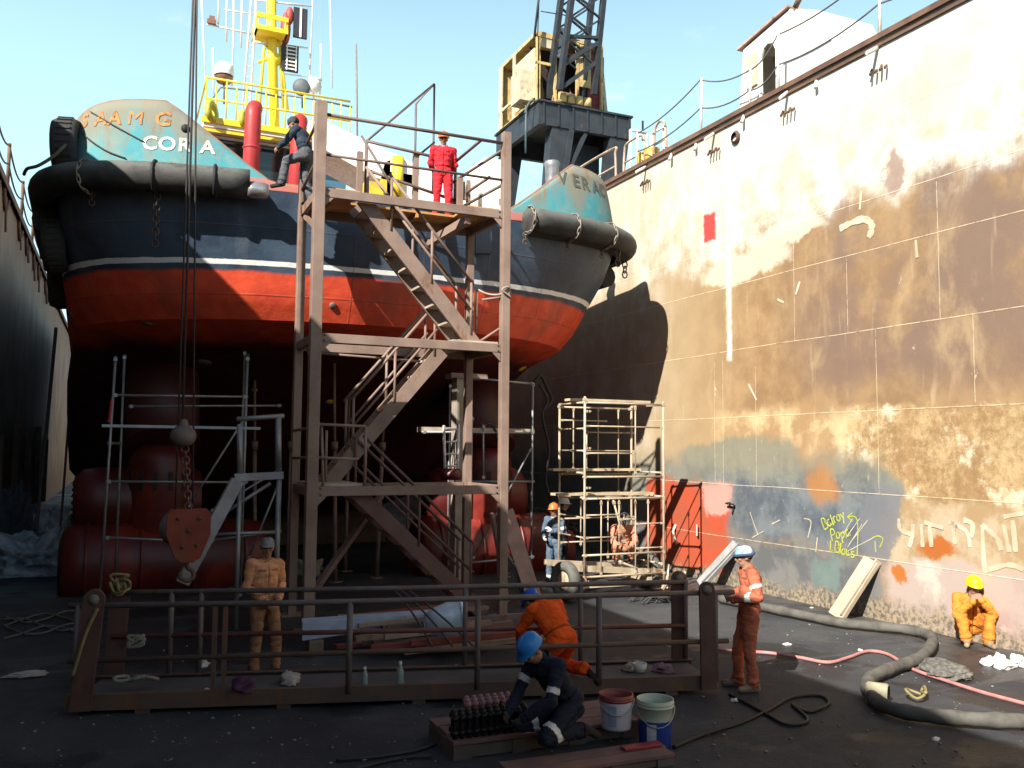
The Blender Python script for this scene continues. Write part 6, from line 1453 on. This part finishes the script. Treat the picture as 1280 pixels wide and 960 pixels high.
# 2 standing worker in tan coverall behind the gangway
TAN = cloth_mat('tan_orange_coverall', (.60,.30,.16), (.52,.23,.11), .45); TANT = cloth_mat('soiled_brown_trousers', (.33,.175,.095), (.23,.12,.065), .6); GREYC = cloth_mat('grey_cloth_hood', (.24,.23,.235))
g2 = at(328,846,z=0)
p2 = person('person in tan orange coverall and grey hood standing behind the gangway with joined hands', g2, face(.30,-1),
    pose(LE=(-.25,-.02,1.14),RE=(.25,-.02,1.14),LW=(-.07,.22,.95),RW=(.08,.21,.96),Lhd=(.5,.4,-.6),Rhd=(-.5,.4,-.6),Lpn=(.5,-.8,0),Rpn=(-.5,-.8,0),look=(.38,1,-.02),LK=(-.14,.05,.49),RK=(.10,.0,.49),LA=(-.17,.0,.085),RA=(.11,-.03,.085),LS=(-.185,.0,1.40),RS=(.185,.0,1.425),chest=(.01,.01,1.30)), TAN, trousers=TANT, seed=2, bulk=1.04, collar=cloth_mat('black_undershirt',(.02,.02,.022)))
hood(p2, GREYC, peak=True); shades(p2)
# 3 kneeling worker, bent away from the camera, bright orange
ORB = cloth_mat('bright_orange_coverall', (.78,.105,.012), (.68,.085,.012), .2); BLH = plain('bright_blue_helmet', (.012,.10,.52), .35, var=.1)
g3 = on_gang(700,850)+GV*.12; g3.z = .185
p3 = person('person in bright orange coverall kneeling on the gangway and bending away', g3, face(-.22,1),
    dict(pelvis=(.02,-.05,.46),chest=(-.01,.20,.72),neck=(-.04,.32,.83),head=(-.07,.44,.83),look=(-.1,.75,-.65),hup=(0,.6,.75),LS=(-.19,.26,.78),RS=(.18,.26,.80),LE=(-.25,.40,.55),RE=(.34,.34,.62),LW=(-.15,.58,.36),RW=(.2,.56,.44),
     LH=(-.08,-.05,.42),RH=(.11,-.05,.42),LK=(-.12,.30,.09),RK=(.20,.24,.09),LA=(-.10,-.12,.10),RA=(.23,-.22,.11),LT=(-.10,-.20,.0),RT=(.26,-.34,.02)), ORB, boots=BOOT, seed=3, bulk=1.22)
helmet(p3, BLH)
# 4 kneeling worker in navy on the skid, facing left
NAVY = cloth_mat('navy_coverall', (.014,.018,.030), (.020,.025,.040), .2); BLH2 = plain('azure_helmet', (.02,.21,.58), .35, var=.1)
g4 = Vec(at(697,925,z=.17)); 
p4 = person('person in dark navy coverall with reflective bands kneeling on the timber skid', g4, face(-1,-.18),
    dict(pelvis=(0,-.12,.36),chest=(0,.10,.65),neck=(0,.21,.79),head=(0,.31,.865),look=(0,.72,-.62),hup=(0,.62,.75),LS=(-.19,.14,.73),RS=(.19,.14,.73),LE=(-.24,.26,.46),RE=(.23,.27,.47),LW=(-.10,.46,.30),RW=(.12,.48,.30),
     LH=(-.10,-.10,.31),RH=(.10,-.10,.31),LK=(-.17,.27,.10),RK=(.15,.30,.16),LA=(-.12,-.20,.10),RA=(.12,-.20,.09),LT=(-.12,-.32,.02),RT=(.12,-.32,.02)), NAVY, hands=GLOVE, seed=4, bulk=1.12,
    bands=[('LS','LE',.62,.80,.11),('RS','RE',.55,.75,.11),('LH','LK',.70,.84,.13),('RH','RK',.70,.84,.13)])
helmet(p4, BLH2)
# 5 sitting man with yellow helmet by the wall, hands to his mouth
YOR = cloth_mat('sunlit_orange_coverall', (.56,.205,.03), (.48,.165,.026), .3); YH_ = plain('yellow_helmet', (.78,.56,.01), .35, var=.08)
g5 = at(1214,806,z=0)+Vec((.18,.12,0))
p5 = person('person in orange coverall and yellow helmet sitting against the wall with hands at mouth', g5, face(-.62,-.72),
    dict(pelvis=(0,-.12,.20),chest=(0,.02,.54),neck=(0,.07,.70),head=(-.02,.13,.83),look=(-.18,1,-.22),LS=(-.185,.05,.65),RS=(.185,.05,.65),LE=(-.24,.27,.46),RE=(.24,.24,.44),LW=(-.07,.36,.66),RW=(.05,.36,.64),Lhd=(.25,-.25,.9),Rhd=(-.2,-.3,.9),Lpn=(.4,-.9,0),Rpn=(-.4,-.9,0),
     LH=(-.10,-.08,.19),RH=(.10,-.08,.19),LK=(-.20,.26,.46),RK=(.19,.25,.45),LA=(-.15,.30,.085),RA=(.13,.30,.085),LT=(-.20,.46,.085),RT=(.17,.46,.085)), YOR, boots=BOOTT, seed=5, bulk=1.22, scale=1.04, gripL=.9, gripR=.9, collar=cloth_mat('brown_scarf',(.12,.07,.05)))
helmet(p5, YH_, 1.04); shades(p5, scale=1.04)
# 6 red coverall on the top platform
REDC = cloth_mat('red_coverall', (.56,.025,.035), (.46,.02,.03), .2); BLSC = cloth_mat('grey_blue_scarf', (.20,.28,.36))
g6 = at(553,262,Y=15.55); g6.z = 7.222
p6 = person('person in red coverall and orange helmet standing on the top platform of the stair tower', g6, face(-.22,-1),
    pose(LE=(-.25,-.06,1.14),RE=(.25,-.06,1.14),LW=(-.13,-.14,.98),RW=(.13,-.14,.97),look=(.1,1,-.18)), REDC, seed=6, collar=BLSC, scale=.97, bulk=1.08)
helmet(p6, plain('orange_helmet', (.60,.16,.03), .4), .97); shades(p6, scale=.97)
# 7 man in dark blue climbing aboard at the left corner of the platform
DBL = cloth_mat('dark_blue_jacket', (.035,.05,.075)); GTR = cloth_mat('grey_trousers', (.10,.105,.12))
g7 = Vec((2.85,15.45,7.2))
p7 = person('person in dark blue jacket and grey trousers stepping from the tower onto the tug', g7, face(-.75,.55),
    pose(pelvis=(0,0,.90),chest=(0,.10,1.22),neck=(0,.19,1.38),head=(0,.27,1.49),look=(0,.9,-.4),LS=(-.18,.14,1.33),RS=(.18,.14,1.33),LE=(-.24,.28,1.10),RE=(.26,.10,1.05),LW=(-.2,.45,1.0),RW=(.2,.26,.9),LH=(-.09,0,.86),RH=(.09,0,.86),LK=(-.12,.34,.78),RK=(.12,.06,.47),LA=(-.12,.42,.38),RA=(.13,-.05,.085),LT=(-.13,.6,.36),RT=(.14,.16,.085)), DBL, trousers=GTR, seed=7, bulk=1.1, scale=.98)
hood(p7, cloth_mat('dark_cap',(.05,.055,.06)), 'cap', scale=.98)
# 8 blue-grey coverall, orange helmet, beside the mobile scaffold, seen from behind, head turned left
BGC = cloth_mat('blue_grey_coverall', (.095,.135,.19), (.065,.095,.14), .5)
g8 = at(690,731,z=0)+Vec((-.1,-.3,0))
p8 = person('person in blue grey coverall and orange helmet standing left of the mobile scaffold', g8, face(-.7,-.4),
    pose(LE=(-.26,.0,1.15),RE=(.26,.02,1.15),LW=(-.10,.26,1.20),RW=(.10,.24,1.05),Lhd=(.4,.5,.6)), BGC, boots=BOOTT, hands=plain('pale_glove',(.6,.58,.54)), seed=8, bands=[('LS','LE',.5,.7,.1),('LK','LA',.55,.68,.12),('RK','RA',.55,.68,.12)], scale=1.0, collar=cloth_mat('white_mask',(.5,.5,.5)))
helmet(p8, plain('rusty_orange_helmet', (.55,.16,.04), .4))
# 9 dark clothes, grey helmet
BLK = cloth_mat('black_work_clothes', (.016,.017,.02)); g9 = at(716,722,z=0)+Vec((.0,.5,0))
p9 = person('person in black work clothes and grey helmet behind the left posts of the mobile scaffold', g9, face(.8,-.25),
    pose(LE=(-.26,.0,1.15),RE=(.26,.02,1.15),LW=(-.14,.25,1.15),RW=(.14,.24,1.05)), BLK, seed=9, hands=GLOVE)
helmet(p9, plain('grey_helmet', (.46,.48,.47), .4))
# 10 worker crouched on the trailer, pale orange
PEA = cloth_mat('peach_orange_coverall', (.50,.22,.14), (.42,.17,.10)); g10 = Vec((9.62,15.9,.60))
p10 = person('person in peach orange coverall crouched on the trailer inside the mobile scaffold', g10, face(-.35,-.95),
    dict(pelvis=(0,-.12,.30),chest=(0,.04,.60),neck=(0,.14,.75),head=(0,.21,.86),look=(0,.8,-.6),hup=(0,.5,.8),LS=(-.185,.08,.70),RS=(.185,.08,.70),LE=(-.22,.27,.45),RE=(.24,.24,.44),LW=(-.10,.44,.38),RW=(.12,.44,.34),
     LH=(-.10,-.10,.28),RH=(.10,-.10,.28),LK=(-.16,.30,.38),RK=(.20,.30,.36),LA=(-.14,.16,.085),RA=(.16,.16,.085),LT=(-.17,.34,.085),RT=(.2,.34,.085)), PEA, seed=10, bulk=1.1)
helmet(p10, plain('dark_grey_helmet', (.12,.11,.105), .4))
